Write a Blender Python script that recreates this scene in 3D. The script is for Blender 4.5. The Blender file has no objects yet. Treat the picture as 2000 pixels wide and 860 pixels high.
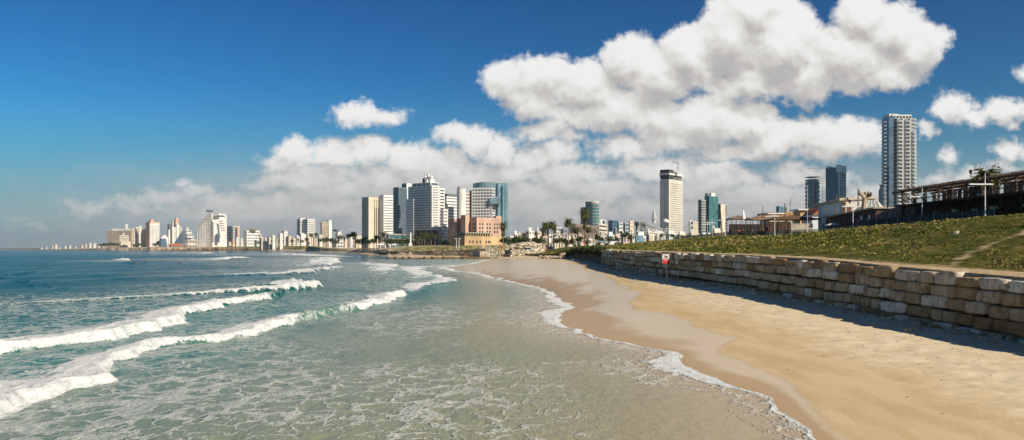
import bpy, bmesh, math, random
import numpy as np
from mathutils import Vector
random.seed(7); rng = np.random.default_rng(11)
S = bpy.context.scene
COL = S.collection
R = math.radians
HC = 5.2; F = 1600.0; CX = 1000.0; CY = 487.0

def P(px, py, D):
    "point seen at photo position px, py when it stands D metres away along Y"
    return Vector(((px-CX)/F*D, D, HC+(CY-py)/F*D))
def XP(px, D): return (px-CX)/F*D
def ZP(py, D): return HC+(CY-py)/F*D
def DG(py, z=0.0): return (HC-z)*F/(py-CY)

# ------------------------------------------------------------------ camera, light
S.render.engine = 'CYCLES'
S.view_settings.view_transform = 'Standard'
S.view_settings.look = 'None'
S.view_settings.exposure = 0.3
S.view_settings.gamma = 1.0
cam = bpy.data.cameras.new('camera'); camo = bpy.data.objects.new('camera', cam); COL.objects.link(camo)
cam.sensor_width = 36.0; cam.lens = 36.0*F/2000.0
cam.shift_y = 57/2000.0
cam.clip_start = 0.1; cam.clip_end = 60000
camo.location = (0, 0, HC); camo.rotation_euler = (R(90), 0, 0)
S.camera = camo
S.render.resolution_x = 1024; S.render.resolution_y = 440

SUN_EL = R(34); SAZ = math.atan2(0.765, -0.645)      # azimuth from +Y towards +X
sd = Vector((math.sin(SAZ)*math.cos(SUN_EL), math.cos(SAZ)*math.cos(SUN_EL), math.sin(SUN_EL)))
sl = bpy.data.lights.new('sun', 'SUN'); sl.energy = 5.0; sl.angle = R(0.5); sl.color = (1.0, 0.88, 0.70)
so = bpy.data.objects.new('sun', sl); COL.objects.link(so); so.rotation_euler = sd.to_track_quat('Z', 'Y').to_euler()
so.location = (0, 0, 300)

# ------------------------------------------------------------------ node helper
class NT:
    def __init__(s, tree): s.t = tree; s.n = tree.nodes; s.l = tree.links
    def node(s, typ, **kw):
        n = s.n.new(typ)
        for k, v in kw.items(): setattr(n, k, v)
        return n
    def put(s, sock, v):
        if v is None: return
        if isinstance(v, bpy.types.NodeSocket): s.l.new(v, sock)
        else:
            try: sock.default_value = v
            except Exception: sock.default_value = (*v, 1.0)
    def math(s, op, a, b=None, c=None, clamp=False):
        n = s.n.new('ShaderNodeMath'); n.operation = op; n.use_clamp = clamp
        s.put(n.inputs[0], a); s.put(n.inputs[1], b); s.put(n.inputs[2], c)
        return n.outputs[0]
    def vm(s, op, a, b=None, out=0):
        n = s.n.new('ShaderNodeVectorMath'); n.operation = op
        s.put(n.inputs[0], a); s.put(n.inputs[1], b)
        return n.outputs[out]
    def scale(s, a, f):
        n = s.n.new('ShaderNodeVectorMath'); n.operation = 'SCALE'
        s.put(n.inputs[0], a); s.put(n.inputs['Scale'], f); return n.outputs[0]
    def xyz(s, x, y, z):
        n = s.n.new('ShaderNodeCombineXYZ'); s.put(n.inputs[0], x); s.put(n.inputs[1], y); s.put(n.inputs[2], z); return n.outputs[0]
    def sep(s, v):
        n = s.n.new('ShaderNodeSeparateXYZ'); s.put(n.inputs[0], v); return n.outputs
    def noise(s, vec, scale, detail=4, rough=0.55, dist=0.0, out='Fac', dim='3D'):
        n = s.n.new('ShaderNodeTexNoise'); n.noise_dimensions = dim
        s.put(n.inputs['Vector'], vec); n.inputs['Scale'].default_value = scale
        n.inputs['Detail'].default_value = detail; n.inputs['Roughness'].default_value = rough
        n.inputs['Distortion'].default_value = dist
        return n.outputs[out]
    def ss(s, v, a, b, lo=0.0, hi=1.0):
        n = s.n.new('ShaderNodeMapRange'); n.interpolation_type = 'SMOOTHSTEP'
        s.put(n.inputs[0], v); s.put(n.inputs[1], a); s.put(n.inputs[2], b); s.put(n.inputs[3], lo); s.put(n.inputs[4], hi)
        return n.outputs[0]
    def mix(s, f, a, b, blend='MIX'):
        n = s.n.new('ShaderNodeMix'); n.data_type = 'RGBA'; n.blend_type = blend
        s.put(n.inputs[0], f); s.put(n.inputs[6], a if not isinstance(a, tuple) else (*a[:3], 1)); s.put(n.inputs[7], b if not isinstance(b, tuple) else (*b[:3], 1))
        return n.outputs[2]
    def ramp(s, f, stops, interp='LINEAR'):
        n = s.n.new('ShaderNodeValToRGB'); cr = n.color_ramp; cr.interpolation = interp
        while len(cr.elements) < len(stops): cr.elements.new(0.5)
        for e, (p, c) in zip(cr.elements, stops): e.position = p; e.color = (*c, 1)
        s.put(n.inputs[0], f); return n.outputs[0]
    def attr(s, name, out='Fac'):
        n = s.n.new('ShaderNodeAttribute'); n.attribute_name = name; return n.outputs[out]
    def pos(s): return s.n.new('ShaderNodeNewGeometry').outputs['Position']
    def bump(s, h, strength=0.5, dist=0.1, normal=None):
        n = s.n.new('ShaderNodeBump'); s.put(n.inputs['Height'], h)
        n.inputs['Strength'].default_value = strength; n.inputs['Distance'].default_value = dist
        if normal is not None: s.put(n.inputs['Normal'], normal)
        return n.outputs[0]

def new_mat(name):
    m = bpy.data.materials.new(name); m.use_nodes = True
    t = NT(m.node_tree); b = t.n['Principled BSDF']
    b.inputs['Specular IOR Level'].default_value = 0.3
    return m, t, b
MATS = {}
def mat(name, col, rough=0.8, var=0.12, scale=0.6, metal=0.0, spec=0.3, streak=0.0):
    "plain weathered material: base colour with object-space mottling"
    if name in MATS: return MATS[name]
    m, t, b = new_mat(name)
    p = t.pos()
    n1 = t.noise(p, scale, 5, 0.6)
    fac = t.ss(n1, 0.3, 0.7, 1-var*1.6, 1+var*0.8)
    if streak:
        n2 = t.noise(t.vm('MULTIPLY', p, (1.6, 1.6, 0.07)), scale*1.5, 4, 0.6)
        fac = t.math('MULTIPLY', fac, t.ss(n2, 0.35, 0.65, 1-streak, 1.03))
    c = t.scale(col, fac)
    t.put(b.inputs['Base Color'], c); b.inputs['Roughness'].default_value = rough
    b.inputs['Metallic'].default_value = metal; b.inputs['Specular IOR Level'].default_value = spec
    MATS[name] = m; return m

# ------------------------------------------------------------------ object helpers
def tag(o, label=None, cat=None, group=None, kind=None):
    if label: o['label'] = label
    if cat: o['category'] = cat
    if group: o['group'] = group
    if kind: o['kind'] = kind
    return o
def empty(name, label, cat, loc=(0, 0, 0), rz=0, group=None):
    o = bpy.data.objects.new(name, None); COL.objects.link(o); o.location = loc; o.rotation_euler = (0, 0, rz)
    o.empty_display_size = 0.5
    return tag(o, label, cat, group)
def link_mesh(name, me, m=None, parent=None, smooth=False):
    o = bpy.data.objects.new(name, me); COL.objects.link(o)
    if m is not None:
        for mm in (m if isinstance(m, (list, tuple)) else [m]): me.materials.append(mm)
    if parent is not None: o.parent = parent
    if smooth: me.polygons.foreach_set('use_smooth', [True]*len(me.polygons))
    return o
class MB:
    "collects solids, then links them as one mesh object"
    def __init__(s, org=(0, 0, 0)): s.v = []; s.f = []; s.o = Vector(org); s.mi = []; s.cur = 0
    def add(s, vs, fs):
        b = len(s.v); s.v += [tuple(Vector(v)-s.o) for v in vs]; s.f += [tuple(i+b for i in f) for f in fs]; s.mi += [s.cur]*len(fs)
    def prism(s, poly, z0, z1):
        n = len(poly)
        s.add([(x, y, z0) for x, y in poly]+[(x, y, z1) for x, y in poly],
              [tuple(range(n-1, -1, -1)), tuple(range(n, 2*n))]+[(i, (i+1) % n, n+(i+1) % n, n+i) for i in range(n)])
    def prism2(s, poly, poly2, z0, z1):
        n = len(poly)
        s.add([(x, y, z0) for x, y in poly]+[(x, y, z1) for x, y in poly2],
              [tuple(range(n-1, -1, -1)), tuple(range(n, 2*n))]+[(i, (i+1) % n, n+(i+1) % n, n+i) for i in range(n)])
    def box(s, x0, x1, y0, y1, z0, z1): s.prism([(x0, y0), (x1, y0), (x1, y1), (x0, y1)], z0, z1)
    def rbox(s, c, hx, hy, z0, z1, a):
        ca, sa = math.cos(a), math.sin(a)
        s.prism([(c[0]+ca*u*hx-sa*v*hy, c[1]+sa*u*hx+ca*v*hy) for u, v in ((-1, -1), (1, -1), (1, 1), (-1, 1))], z0, z1)
    def tube(s, a, b, r0, r1=None, n=8, cap=True):
        a = Vector(a); b = Vector(b); r1 = r0 if r1 is None else r1
        d = (b-a).normalized(); u = d.orthogonal().normalized(); w = d.cross(u)
        vs = []
        for c, r in ((a, r0), (b, r1)):
            for i in range(n):
                t = 2*math.pi*i/n; vs.append(c+u*(r*math.cos(t))+w*(r*math.sin(t)))
        fs = [(i, (i+1) % n, n+(i+1) % n, n+i) for i in range(n)]
        if cap: fs += [tuple(range(n-1, -1, -1)), tuple(range(n, 2*n))]
        s.add(vs, fs)
    def beam(s, a, b, w, h=None):
        "rectangular bar between two points"
        h = w if h is None else h
        a = Vector(a); b = Vector(b); d = (b-a).normalized()
        up = Vector((0, 0, 1)) if abs(d.z) < 0.9 else Vector((1, 0, 0))
        u = d.cross(up).normalized(); v = u.cross(d)
        vs = []
        for c in (a, b):
            for i, j in ((-1, -1), (1, -1), (1, 1), (-1, 1)): vs.append(c+u*(i*w/2)+v*(j*h/2))
        s.add(vs, [(3, 2, 1, 0), (4, 5, 6, 7), (0, 1, 5, 4), (1, 2, 6, 5), (2, 3, 7, 6), (3, 0, 4, 7)])
    def dome(s, c, rx, ry, rz, n=10, m=4):
        vs = []; fs = []
        for j in range(m):
            ph = j/m*math.pi/2
            for i in range(n):
                th = 2*math.pi*i/n; vs.append((c[0]+rx*math.cos(ph)*math.cos(th), c[1]+ry*math.cos(ph)*math.sin(th), c[2]+rz*math.sin(ph)))
        vs.append((c[0], c[1], c[2]+rz))
        for j in range(m-1):
            for i in range(n): fs.append((j*n+i, j*n+(i+1) % n, (j+1)*n+(i+1) % n, (j+1)*n+i))
        for i in range(n): fs.append(((m-1)*n+i, (m-1)*n+(i+1) % n, m*n))
        fs.append(tuple(range(n-1, -1, -1)))
        s.add(vs, fs)
    def build(s, name, m, parent=None, smooth=False):
        me = bpy.data.meshes.new(name); me.from_pydata(s.v, [], s.f); me.update()
        o = link_mesh(name, me, m, parent, smooth)
        if isinstance(m, (list, tuple)): me.polygons.foreach_set('material_index', s.mi)
        if parent is None: o.location = s.o
        return o
def copy_tree(o, parent=None, **kw):
    c = o.copy(); COL.objects.link(c)
    if parent is not None: c.parent = parent
    for ch in list(o.children): copy_tree(ch, c)
    return c
def grid_mesh(name, V, m, attrs=None, kind='structure', smooth=True, parent=None, label=None, cat=None):
    "V: (rows, cols, 3) array"
    nr, nc = V.shape[:2]
    me = bpy.data.meshes.new(name)
    nf = (nr-1)*(nc-1)
    me.vertices.add(nr*nc); me.vertices.foreach_set('co', V.reshape(-1).astype(np.float32))
    i = np.arange(nr-1)[:, None]*nc+np.arange(nc-1)[None, :]
    q = np.stack([i, i+1, i+nc+1, i+nc], -1).reshape(-1)
    me.loops.add(nf*4); me.loops.foreach_set('vertex_index', q.astype(np.int32))
    me.polygons.add(nf); me.polygons.foreach_set('loop_start', np.arange(0, nf*4, 4, dtype=np.int32))
    me.polygons.foreach_set('loop_total', np.full(nf, 4, dtype=np.int32))
    me.update(calc_edges=True); me.validate()
    for k, a in (attrs or {}).items():
        at = me.attributes.new(k, 'FLOAT', 'POINT'); at.data.foreach_set('value', a.reshape(-1).astype(np.float32))
    o = link_mesh(name, me, m, parent, smooth)
    tag(o, label, cat, None, kind)
    return o
def faces_mesh(name, V, Fq, m, parent=None, smooth=False, fattr=None):
    "V (n,3), Fq (k,4 or 3) arrays"
    me = bpy.data.meshes.new(name); k, w = Fq.shape
    me.vertices.add(len(V)); me.vertices.foreach_set('co', V.reshape(-1).astype(np.float32))
    me.loops.add(k*w); me.loops.foreach_set('vertex_index', Fq.reshape(-1).astype(np.int32))
    me.polygons.add(k); me.polygons.foreach_set('loop_start', np.arange(0, k*w, w, dtype=np.int32))
    me.polygons.foreach_set('loop_total', np.full(k, w, dtype=np.int32))
    me.update(calc_edges=True)
    for kk, a in (fattr or {}).items():
        at = me.attributes.new(kk, 'FLOAT', 'FACE'); at.data.foreach_set('value', a.reshape(-1).astype(np.float32))
    return link_mesh(name, me, m, parent, smooth)

# ------------------------------------------------------------------ numpy noise
_tab = np.random.default_rng(3).random(65536)
def vnoise(x, y, seed=0):
    xi = np.floor(x).astype(np.int64); yi = np.floor(y).astype(np.int64); fx = x-xi; fy = y-yi
    fx = fx*fx*(3-2*fx); fy = fy*fy*(3-2*fy)
    def h(a, b): return _tab[(a*374761393+b*668265263+seed*982451653) % 65521]
    return (h(xi, yi)*(1-fx)+h(xi+1, yi)*fx)*(1-fy)+(h(xi, yi+1)*(1-fx)+h(xi+1, yi+1)*fx)*fy
def fbm(x, y, o=4, seed=0, g=0.5):
    a = 1; s = 0; t = 0
    for k in range(o): s = s+a*vnoise(x*2**k, y*2**k, seed+k*17); t += a; a *= g
    return s/t
def sst(v, a, b):
    t = np.clip((v-a)/(b-a), 0, 1); return t*t*(3-2*t)
ORD = ['first', 'second', 'third', 'fourth', 'fifth', 'sixth', 'seventh', 'eighth', 'ninth', 'tenth', 'eleventh', 'twelfth',
       'thirteenth', 'fourteenth', 'fifteenth', 'sixteenth', 'seventeenth', 'eighteenth', 'nineteenth', 'twentieth']
NUM = ['zero', 'one', 'two', 'three', 'four', 'five', 'six', 'seven', 'eight', 'nine', 'ten', 'eleven', 'twelve', 'thirteen', 'fourteen', 'fifteen', 'sixteen', 'seventeen', 'eighteen']
# ------------------------------------------------------------------ sky with clouds
# blobs: horizontal and vertical direction of each cloud mass, in tangent units x 1600
BL = [
 # the big upper bank
 (1232,120,56,62),(1290,145,80,62),(1350,105,72,70),(1430,70,80,84),(1470,20,78,70),(1530,90,90,95),(1480,160,120,46),(1580,150,70,55),
 (1660,110,100,70),(1690,30,62,58),(1745,60,80,62),(1790,90,62,62),(1735,140,80,44),(1660,160,60,34),
 # left bank under it
 (990,152,46,42),(1062,150,74,46),(1040,200,62,44),(1140,168,80,56),(1210,215,90,48),(1130,228,90,34),(1290,225,74,44),
 (1062,258,64,26),(1110,272,40,16),
 # third bank
 (1378,232,84,56),(1340,270,120,34),(1460,240,70,48),(1520,268,90,44),(1590,262,66,42),(1660,270,84,42),(1440,296,150,22),(1600,296,110,20),(1220,285,80,26),
 (1228,308,22,20),
 # lone cloud
 (698,223,50,27),(750,229,50,22),
 # middle
 (885,270,40,26),(925,282,56,34),(975,296,38,38),(1090,302,50,24),(1040,318,60,26),
 (570,298,52,30),(540,320,46,24),(650,300,60,30),(725,296,56,34),(800,308,60,34),(860,318,54,30),(620,340,110,26),(760,345,120,30),(900,345,110,30),
 (1000,340,80,26),(560,352,80,20),(680,372,140,22),(880,375,160,30),(1110,340,90,30),(1160,370,130,26),(1030,380,110,26),
 (1290,330,90,30),(1400,340,70,34),(1340,370,100,26),(1450,345,60,20),(1560,340,60,22),(1500,375,110,26),
 # low left
 (357,355,22,11),(380,374,46,14),(330,388,60,18),(440,392,70,22),(540,395,80,24),(260,398,56,13),(185,406,52,12),(300,410,120,13),(640,405,120,24),
 (470,418,160,18),(160,420,40,7),(46,428,18,5),(60,446,26,5),
 # right edge
 (1862,212,44,32),(1900,232,50,26),(1960,224,50,32),(2020,214,50,26),(1998,138,22,20),(1855,306,26,16),(1975,296,36,22),(2020,300,40,24),
 (1812,256,14,16),(1900,345,70,18),(1970,330,44,14),(1840,350,44,16),(1700,385,70,22),(1620,360,50,20),(2050,360,90,26),(1100,410,160,22),(1300,410,160,22),(1560,412,140,20),
]
W = bpy.data.worlds.new('World'); S.world = W; W.use_nodes = True
wt = NT(W.node_tree); bg = wt.n['Background']
sky = wt.node('ShaderNodeTexSky', sky_type='NISHITA'); sky.sun_disc = False
sky.sun_elevation = SUN_EL; sky.sun_rotation = SAZ
sky.air_density = 1.0; sky.dust_density = 0.6; sky.ozone_density = 2.5; sky.altitude = 50
# group: blob field
g = bpy.data.node_groups.new('cloud_field', 'ShaderNodeTree')
g.interface.new_socket('P', in_out='INPUT', socket_type='NodeSocketVector')
g.interface.new_socket('M', in_out='OUTPUT', socket_type='NodeSocketFloat')
gt = NT(g); gi = g.nodes.new('NodeGroupInput'); go = g.nodes.new('NodeGroupOutput')
cur = None
for (bx, by, rx, ry) in BL:
    q = gt.n.new('ShaderNodeVectorMath'); q.operation = 'MULTIPLY_ADD'
    gt.l.new(gi.outputs[0], q.inputs[0]); q.inputs[1].default_value = (1/rx, 1/ry, 0); q.inputs[2].default_value = (-bx/rx, -by/ry, 0)
    d = gt.vm('LENGTH', q.outputs[0], out='Value')
    # fall-off in absolute units so that every edge is about equally crisp
    m = gt.math('MULTIPLY_ADD', d, -min(rx, ry), float(min(rx, ry)))
    cur = m if cur is None else gt.math('SMOOTH_MAX', cur, m, 6.0)
gt.l.new(cur, go.inputs[0])
def field(vec):
    n = wt.n.new('ShaderNodeGroup'); n.node_tree = g; wt.put(n.inputs[0], vec); return n.outputs[0]
tc = wt.n.new('ShaderNodeTexCoord').outputs['Generated']
X, Y, Z = wt.sep(tc)
yy = wt.math('MAXIMUM', wt.math('ABSOLUTE', Y), 0.12)
u = wt.math('MULTIPLY_ADD', wt.math('DIVIDE', X, yy), 1600.0, 1000.0)
v = wt.math('MULTIPLY_ADD', wt.math('DIVIDE', Z, yy), -1600.0, 487.0)
p = wt.xyz(u, v, 0.0)
# billowing warp, three sizes
w1 = wt.vm('SUBTRACT', wt.noise(p, 1/95, 2, 0.5, out='Color'), (0.5, 0.5, 0.5))
w2 = wt.vm('SUBTRACT', wt.noise(p, 1/28, 4, 0.6, out='Color'), (0.5, 0.5, 0.5))
pw = wt.vm('ADD', p, wt.vm('ADD', wt.scale(w1, 46.0), wt.scale(w2, 30.0)))
M0 = field(pw)
M1 = field(wt.vm('ADD', pw, (8.0, -38.0, 0)))
nz = wt.noise(p, 1/15, 6, 0.56)
nz2 = wt.noise(wt.vm('MULTIPLY', p, (1, 1.4, 1)), 1/62, 6, 0.6)
dens = wt.math('ADD', M0, wt.math('MULTIPLY_ADD', nz, 24.0, -12.0))
dens = wt.math('ADD', dens, wt.math('MULTIPLY_ADD', nz2, 30.0, -15.0))
alpha = wt.ss(dens, -6.0, 15.0)
alpha = wt.math('POWER', alpha, 0.9)
# self shading: thick cloud above the point (towards the light) darkens it
rel = wt.math('SUBTRACT', M0, M1)
bl1 = wt.noise(wt.vm('ADD', p, wt.scale(w2, 14.0)), 1/40, 3, 0.5)
bl2 = wt.noise(wt.vm('ADD', wt.vm('ADD', p, wt.scale(w2, 14.0)), (5.0, -12.0, 0)), 1/40, 3, 0.5)
puff = wt.math('MULTIPLY', wt.math('SUBTRACT', bl1, bl2), 60.0)
lit = wt.math('ADD', wt.math('ADD', wt.math('MULTIPLY', rel, 1.0), puff), wt.math('MULTIPLY_ADD', nz2, 22.0, -11.0))
lit = wt.math('SUBTRACT', lit, wt.ss(M0, 4.0, 60.0, 0.0, 9.0))
litf = wt.ss(lit, -56.0, 30.0)
cc = wt.ramp(litf, [(0.0, (0.45, 0.435, 0.43)), (0.35, (0.57, 0.55, 0.535)), (0.65, (0.72, 0.70, 0.675)), (1.0, (0.90, 0.89, 0.875))])
# low clouds are greyer and hazier
low = wt.ss(v, 290.0, 420.0)
cc = wt.mix(wt.math('MULTIPLY', low, 0.6), cc, (0.56, 0.535, 0.51))
skc = wt.n.new('ShaderNodeHueSaturation'); wt.put(skc.inputs['Color'], sky.outputs[0])
skc.inputs['Saturation'].default_value = 1.12; skc.inputs['Value'].default_value = 1.0
gm = wt.n.new('ShaderNodeGamma'); wt.put(gm.inputs[0], wt.scale(skc.outputs[0], 0.12)); gm.inputs[1].default_value = 1.65
skyc = gm.outputs[0]
SKYMUL = wt.vm('MULTIPLY', skyc, (0.24, 0.70, 0.80))
lowsky = wt.ss(v, 150.0, 470.0)
SKYMUL = wt.mix(wt.math('MULTIPLY', lowsky, 0.85), SKYMUL, wt.mix(wt.ss(v, 300.0, 487.0), (0.155, 0.285, 0.385), (0.27, 0.40, 0.47)))
# veil of thin haze and far cloud towards the horizon, broken up by noise
veil = wt.math('MULTIPLY', wt.ss(v, 270.0, 430.0), wt.math('MULTIPLY', wt.ss(u, -100.0, 620.0, 0.2, 1.0), wt.ss(u, 1650.0, 1900.0, 1.0, 0.55)))
vn = wt.noise(wt.vm('MULTIPLY', p, (1.0, 3.2, 1)), 1/120, 6, 0.62)
veil = wt.math('MULTIPLY', veil, wt.ss(vn, 0.3, 0.62, 0.6, 0.97))
veilc = wt.mix(wt.ss(nz2, 0.35, 0.7), (0.45, 0.45, 0.455), (0.60, 0.575, 0.55))
base = wt.mix(veil, SKYMUL, veilc)
outc = wt.mix(wt.math('MULTIPLY', alpha, wt.ss(v, 300.0, 440.0, 1.0, 0.62)), base, cc)
# the factor keeps the Background strength in the range of a physical sky
wt.put(bg.inputs['Color'], wt.scale(outc, 1/0.12/1.23)); bg.inputs['Strength'].default_value = 0.12
W.cycles.sampling_method = 'MANUAL'; W.cycles.sample_map_resolution = 512
# ------------------------------------------------------------------ coast lines (photo points on the water level turned into metres)
def g0(pts, z=0.0):
    return [(DG(y, z), XP(x, DG(y, z))) for x, y in pts]
SW = g0([(894,529),(930,533),(965,544),(1012,552),(1053,562),(1089,575),(1086,583),(1103,590),(1122,597),(1110,606),(1098,615),(1091,628),(1106,636),(1124,643),(1160,659),
         (1230,672),(1319,688),(1332,701),(1338,714),(1380,732),(1422,748),(1505,777),(1534,811),(1566,834),(1598,858)])
SW = sorted(SW + [(-40, 9.5), (0, 9.2), (14, 8.8), (232, -19.5), (262, -16.5), (290, -13.4), (362, -12), (416, -11), (440, -9), (470, 10), (520, 120), (700, 500), (60000, 60000)])
# keep one X per Y
_y = []; _x = []
for a, b in SW:
    if not _y or a > _y[-1]+0.5: _y.append(a); _x.append(b)
def Xs(Y): return np.interp(Y, _y, _x)
def Xs_rough(Y):
    return Xs(Y)+(fbm(Y*0.55, Y*0+3.1, 4, 5)-0.5)*1.1*np.clip(Y/60, 0.3, 3)
WL = sorted([(DG(y, .35), XP(x, DG(y, .35))) for x, y in [(1199,564),(1248,584),(1226,597),(1239,608),(1285,613),(1323,621),(1360,634),(1400,648),(1447,655),(1422,672),(1450,690),(1481,709),(1540,735),(1603,760),(1642,797),(1715,858)]]
            + [(-40, 9.9), (0, 9.6), (15, 9.2), (119, 13.5), (140, 12.5), (162, 14.3), (210, 14.4), (267, 9.5), (337, -0.5), (400, -7), (470, -12)])
def Xwet(Y): return np.interp(Y, [a for a, b in WL], [b for a, b in WL])+(fbm(Y*0.35, Y*0+9.1, 4, 15)-0.5)*1.6
WALL = [(-40,33.6),(10,28.5),(40,25.0),(97,18.2),(130,17.0),(150,17.2),(166,18.8)]
def Xw(Y): return np.interp(Y, [-40,10,40,60,97,130,150,166,205,244,300,343,400,465], [33.6,28.5,25,22.5,18.2,17,17.2,18.8,20.5,20,16.5,12,7,0])
def Zb(Y): return np.interp(Y, [-40,20,40,48,60,74,97,160,244,343,465], [.5,.55,.64,.85,1.3,1.75,1.9,2.15,2.3,2.2,2.0])
def Zt(Y): return np.interp(Y, [-40,30,40,48,60,74,97,160,175], [3.5,3.6,3.7,3.95,4.4,4.62,4.78,5.08,5.1])

# ------------------------------------------------------------------ beach
ys = np.concatenate([np.linspace(-40, 12, 40), DG(np.linspace(940, 512, 520)), np.linspace(DG(511), 475, 30)])
nc = 230; tt = np.linspace(0, 1, nc)
def beach_z(X, Y):
    xw = Xw(Y); xs = np.minimum(Xs(Y), xw-6)
    t = np.clip((X-xs)/(xw-xs), -2, 1.3)
    z = np.where(t > 0, 0.012+Zb(Y)*np.power(np.clip(t, 0, 1.0), np.interp(Y, [55, 95], [1.25, .8])), t*(xw-xs)*0.06)
    dry = sst(X-Xwet(Y), 1.5, 5.0)*sst(t, 0.2, 0.5)
    z = z+(fbm(X*1.3, Y*1.3, 4, 30)-0.5)*0.09*dry+(fbm(X*4.5, Y*4.5, 3, 33)-0.5)*0.035*dry
    return z
xl = np.minimum(Xs(ys), Xw(ys)-6)-25; xr = Xw(ys)+1.2
e = (tt[None, :])**0.75
BX = xl[:, None]+(xr-xl)[:, None]*e; BY = np.repeat(ys[:, None], nc, 1)
BZ = beach_z(BX, BY)
BV = np.stack([BX, BY, BZ], -1)
wet = 1-sst(BX-Xwet(BY), -0.25, 0.25)
damp = 1-sst(BX-Xwet(BY), 0.0, 5.5)
wp = np.clip((BX-Xs(BY))/np.maximum(Xwet(BY)-Xs(BY), .5)+np.clip((BY-100)/160, 0, .6), 0, 1.4)
dryf = np.clip((BX-Xwet(BY))/(Xw(BY)-Xwet(BY)), 0, 1)
m, t, b = new_mat('sand')
p = t.pos(); wa = t.attr('wet'); da = t.attr('damp'); dr = t.attr('dry')
n1 = t.noise(p, 0.9, 6, 0.62); n2 = t.noise(p, 9.0, 4, 0.7); n3 = t.noise(p, 60.0, 2, 0.6)
dryc = t.mix(t.ss(n1, 0.35, 0.65), (0.63, 0.505, 0.335), (0.73, 0.61, 0.43))
dryc = t.mix(t.ss(n2, 0.56, 0.72, 0, 0.45), dryc, (0.33, 0.235, 0.14))
dryc = t.mix(t.ss(t.noise(t.vm('MULTIPLY', p, (1.0, 0.35, 1)), 2.6, 6, 0.75), 0.61, 0.70, 0, 0.75), dryc, (0.16, 0.115, 0.06))
smooth_c = t.mix(t.ss(t.noise(t.vm('MULTIPLY', p, (0.9, 0.22, 1)), 0.8, 5, 0.6), 0.35, 0.65), (0.53, 0.385, 0.205), (0.62, 0.47, 0.275))
c = t.mix(t.ss(t.math('ADD', dr, t.math('MULTIPLY_ADD', n1, 0.35, -0.17)), 0.18, 0.55), smooth_c, dryc)
patch = t.ss(t.math('ADD', t.attr('wp'), t.math('MULTIPLY_ADD', t.noise(t.vm('MULTIPLY', p, (1.0, 0.45, 1)), 0.28, 3, 0.5), 1.4, -0.7)), 0.25, 0.65)
wetc = t.mix(patch, (0.47, 0.31, 0.145), (0.60, 0.455, 0.265))
c = t.mix(wa, c, wetc)
t.put(b.inputs['Base Color'], c)
ro = t.math('MULTIPLY_ADD', patch, -0.14, 0.38)
t.put(b.inputs['Roughness'], t.mix(wa, (0.85, 0.85, 0.85), t.xyz(ro, ro, ro)))
t.put(b.inputs['Specular IOR Level'], t.math('MULTIPLY_ADD', wa, 0.25, 0.15))
rip = t.noise(t.vm('MULTIPLY', p, (3.0, 0.7, 1)), 1.0, 3, 0.5)
hgt = t.math('ADD', t.math('MULTIPLY', n2, t.math('SUBTRACT', 1.0, wa)), t.math('MULTIPLY', t.math('MULTIPLY', n3, 0.12), t.math('SUBTRACT', 1.0, wa)))
hgt = t.math('ADD', hgt, t.math('MULTIPLY', rip, 0.10))
t.put(b.inputs['Normal'], t.bump(hgt, 0.4, 0.06))
SAND = m
grid_mesh('beach_sand', BV, SAND, {'wet': wet, 'damp': damp, 'dry': dryf, 'wp': wp})

# ------------------------------------------------------------------ bank: sandy ledge above the wall, planted slope, promenade, land behind
ysb = np.concatenate([np.linspace(-40, 30, 40), np.geomspace(31, 470, 330)])
Xr_ = lambda Y: np.interp(Y, [-40, 90, 400, 440, 470], [62, 62, 61, 50, 32])
Zr_ = lambda Y: np.interp(Y, [-40, 90, 105, 134, 150, 171, 245, 300, 368, 420, 470], [9.9, 9.6, 9.4, 9.25, 8.55, 8.2, 9.2, 8.9, 8.6, 8.0, 6.6])
def ledge_w(Y): return np.interp(Y, [-40, 34, 40, 46, 55, 75, 120, 160, 170], [2.6, 2.4, 2.9, 1.9, 1.3, 1.3, 1.6, 2.0, 0.3])
def bank_pt(s, Y):
    "s: 0..1 ledge, 1..2 slope, 2..3 promenade, 3..4 land"
    x0 = Xw(Y)+0.3; zt = np.where(Y < 168, Zt(Y)+0.03, np.interp(Y, [168, 205, 244, 300, 343, 400, 465], [5.0, 5.5, 5.5, 3.6, 3.0, 2.7, 2.4]))
    xr = Xr_(Y); zr = Zr_(Y); lw = ledge_w(Y)*(0.8+0.45*fbm(Y*0.3, Y*0, 3, 44))
    x1 = x0+lw; z1 = zt+0.12*(lw/2)
    u2 = np.clip(s-1, 0, 1); u3 = np.clip(s-2, 0, 1); u4 = np.clip(s-3, 0, 1); u1 = np.clip(s, 0, 1)
    X = x0+(x1-x0)*u1+(xr-x1)*u2+9*u3+600*u4**2
    prof = u2**1.2
    Z = zt+(z1-zt)*u1+(zr-z1)*prof+0.0*u3+2.5*u4
    n = (fbm(X*0.25, Y*0.25, 4, 50)-0.5)*0.8*np.sin(np.pi*np.clip(u2, 0, 1))+(fbm(X*1.4, Y*1.4, 4, 51)-0.5)*0.42*np.sin(np.pi*np.clip(u2*0.98+0.01, 0, 1))**0.6*(u2 > 0)*(u3 <= 0)
    # a worn zigzag path leaves a shallow notch
    return X, Z+n
sv = np.concatenate([np.linspace(0, 1, 8), np.linspace(1, 2, 150)[1:], np.linspace(2, 3, 6)[1:], np.linspace(3, 4, 16)[1:]])
GX, GZ = bank_pt(sv[None, :]+0*ysb[:, None], ysb[:, None]+0*sv[None, :])
GY = ysb[:, None]+0*sv[None, :]
GZ[:, 0] = GZ[:, 0]-np.where(ysb < 168, 1.2, 0)      # the edge turns down behind the wall
GX[:, 0] = GX[:, 0]-0.02
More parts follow.
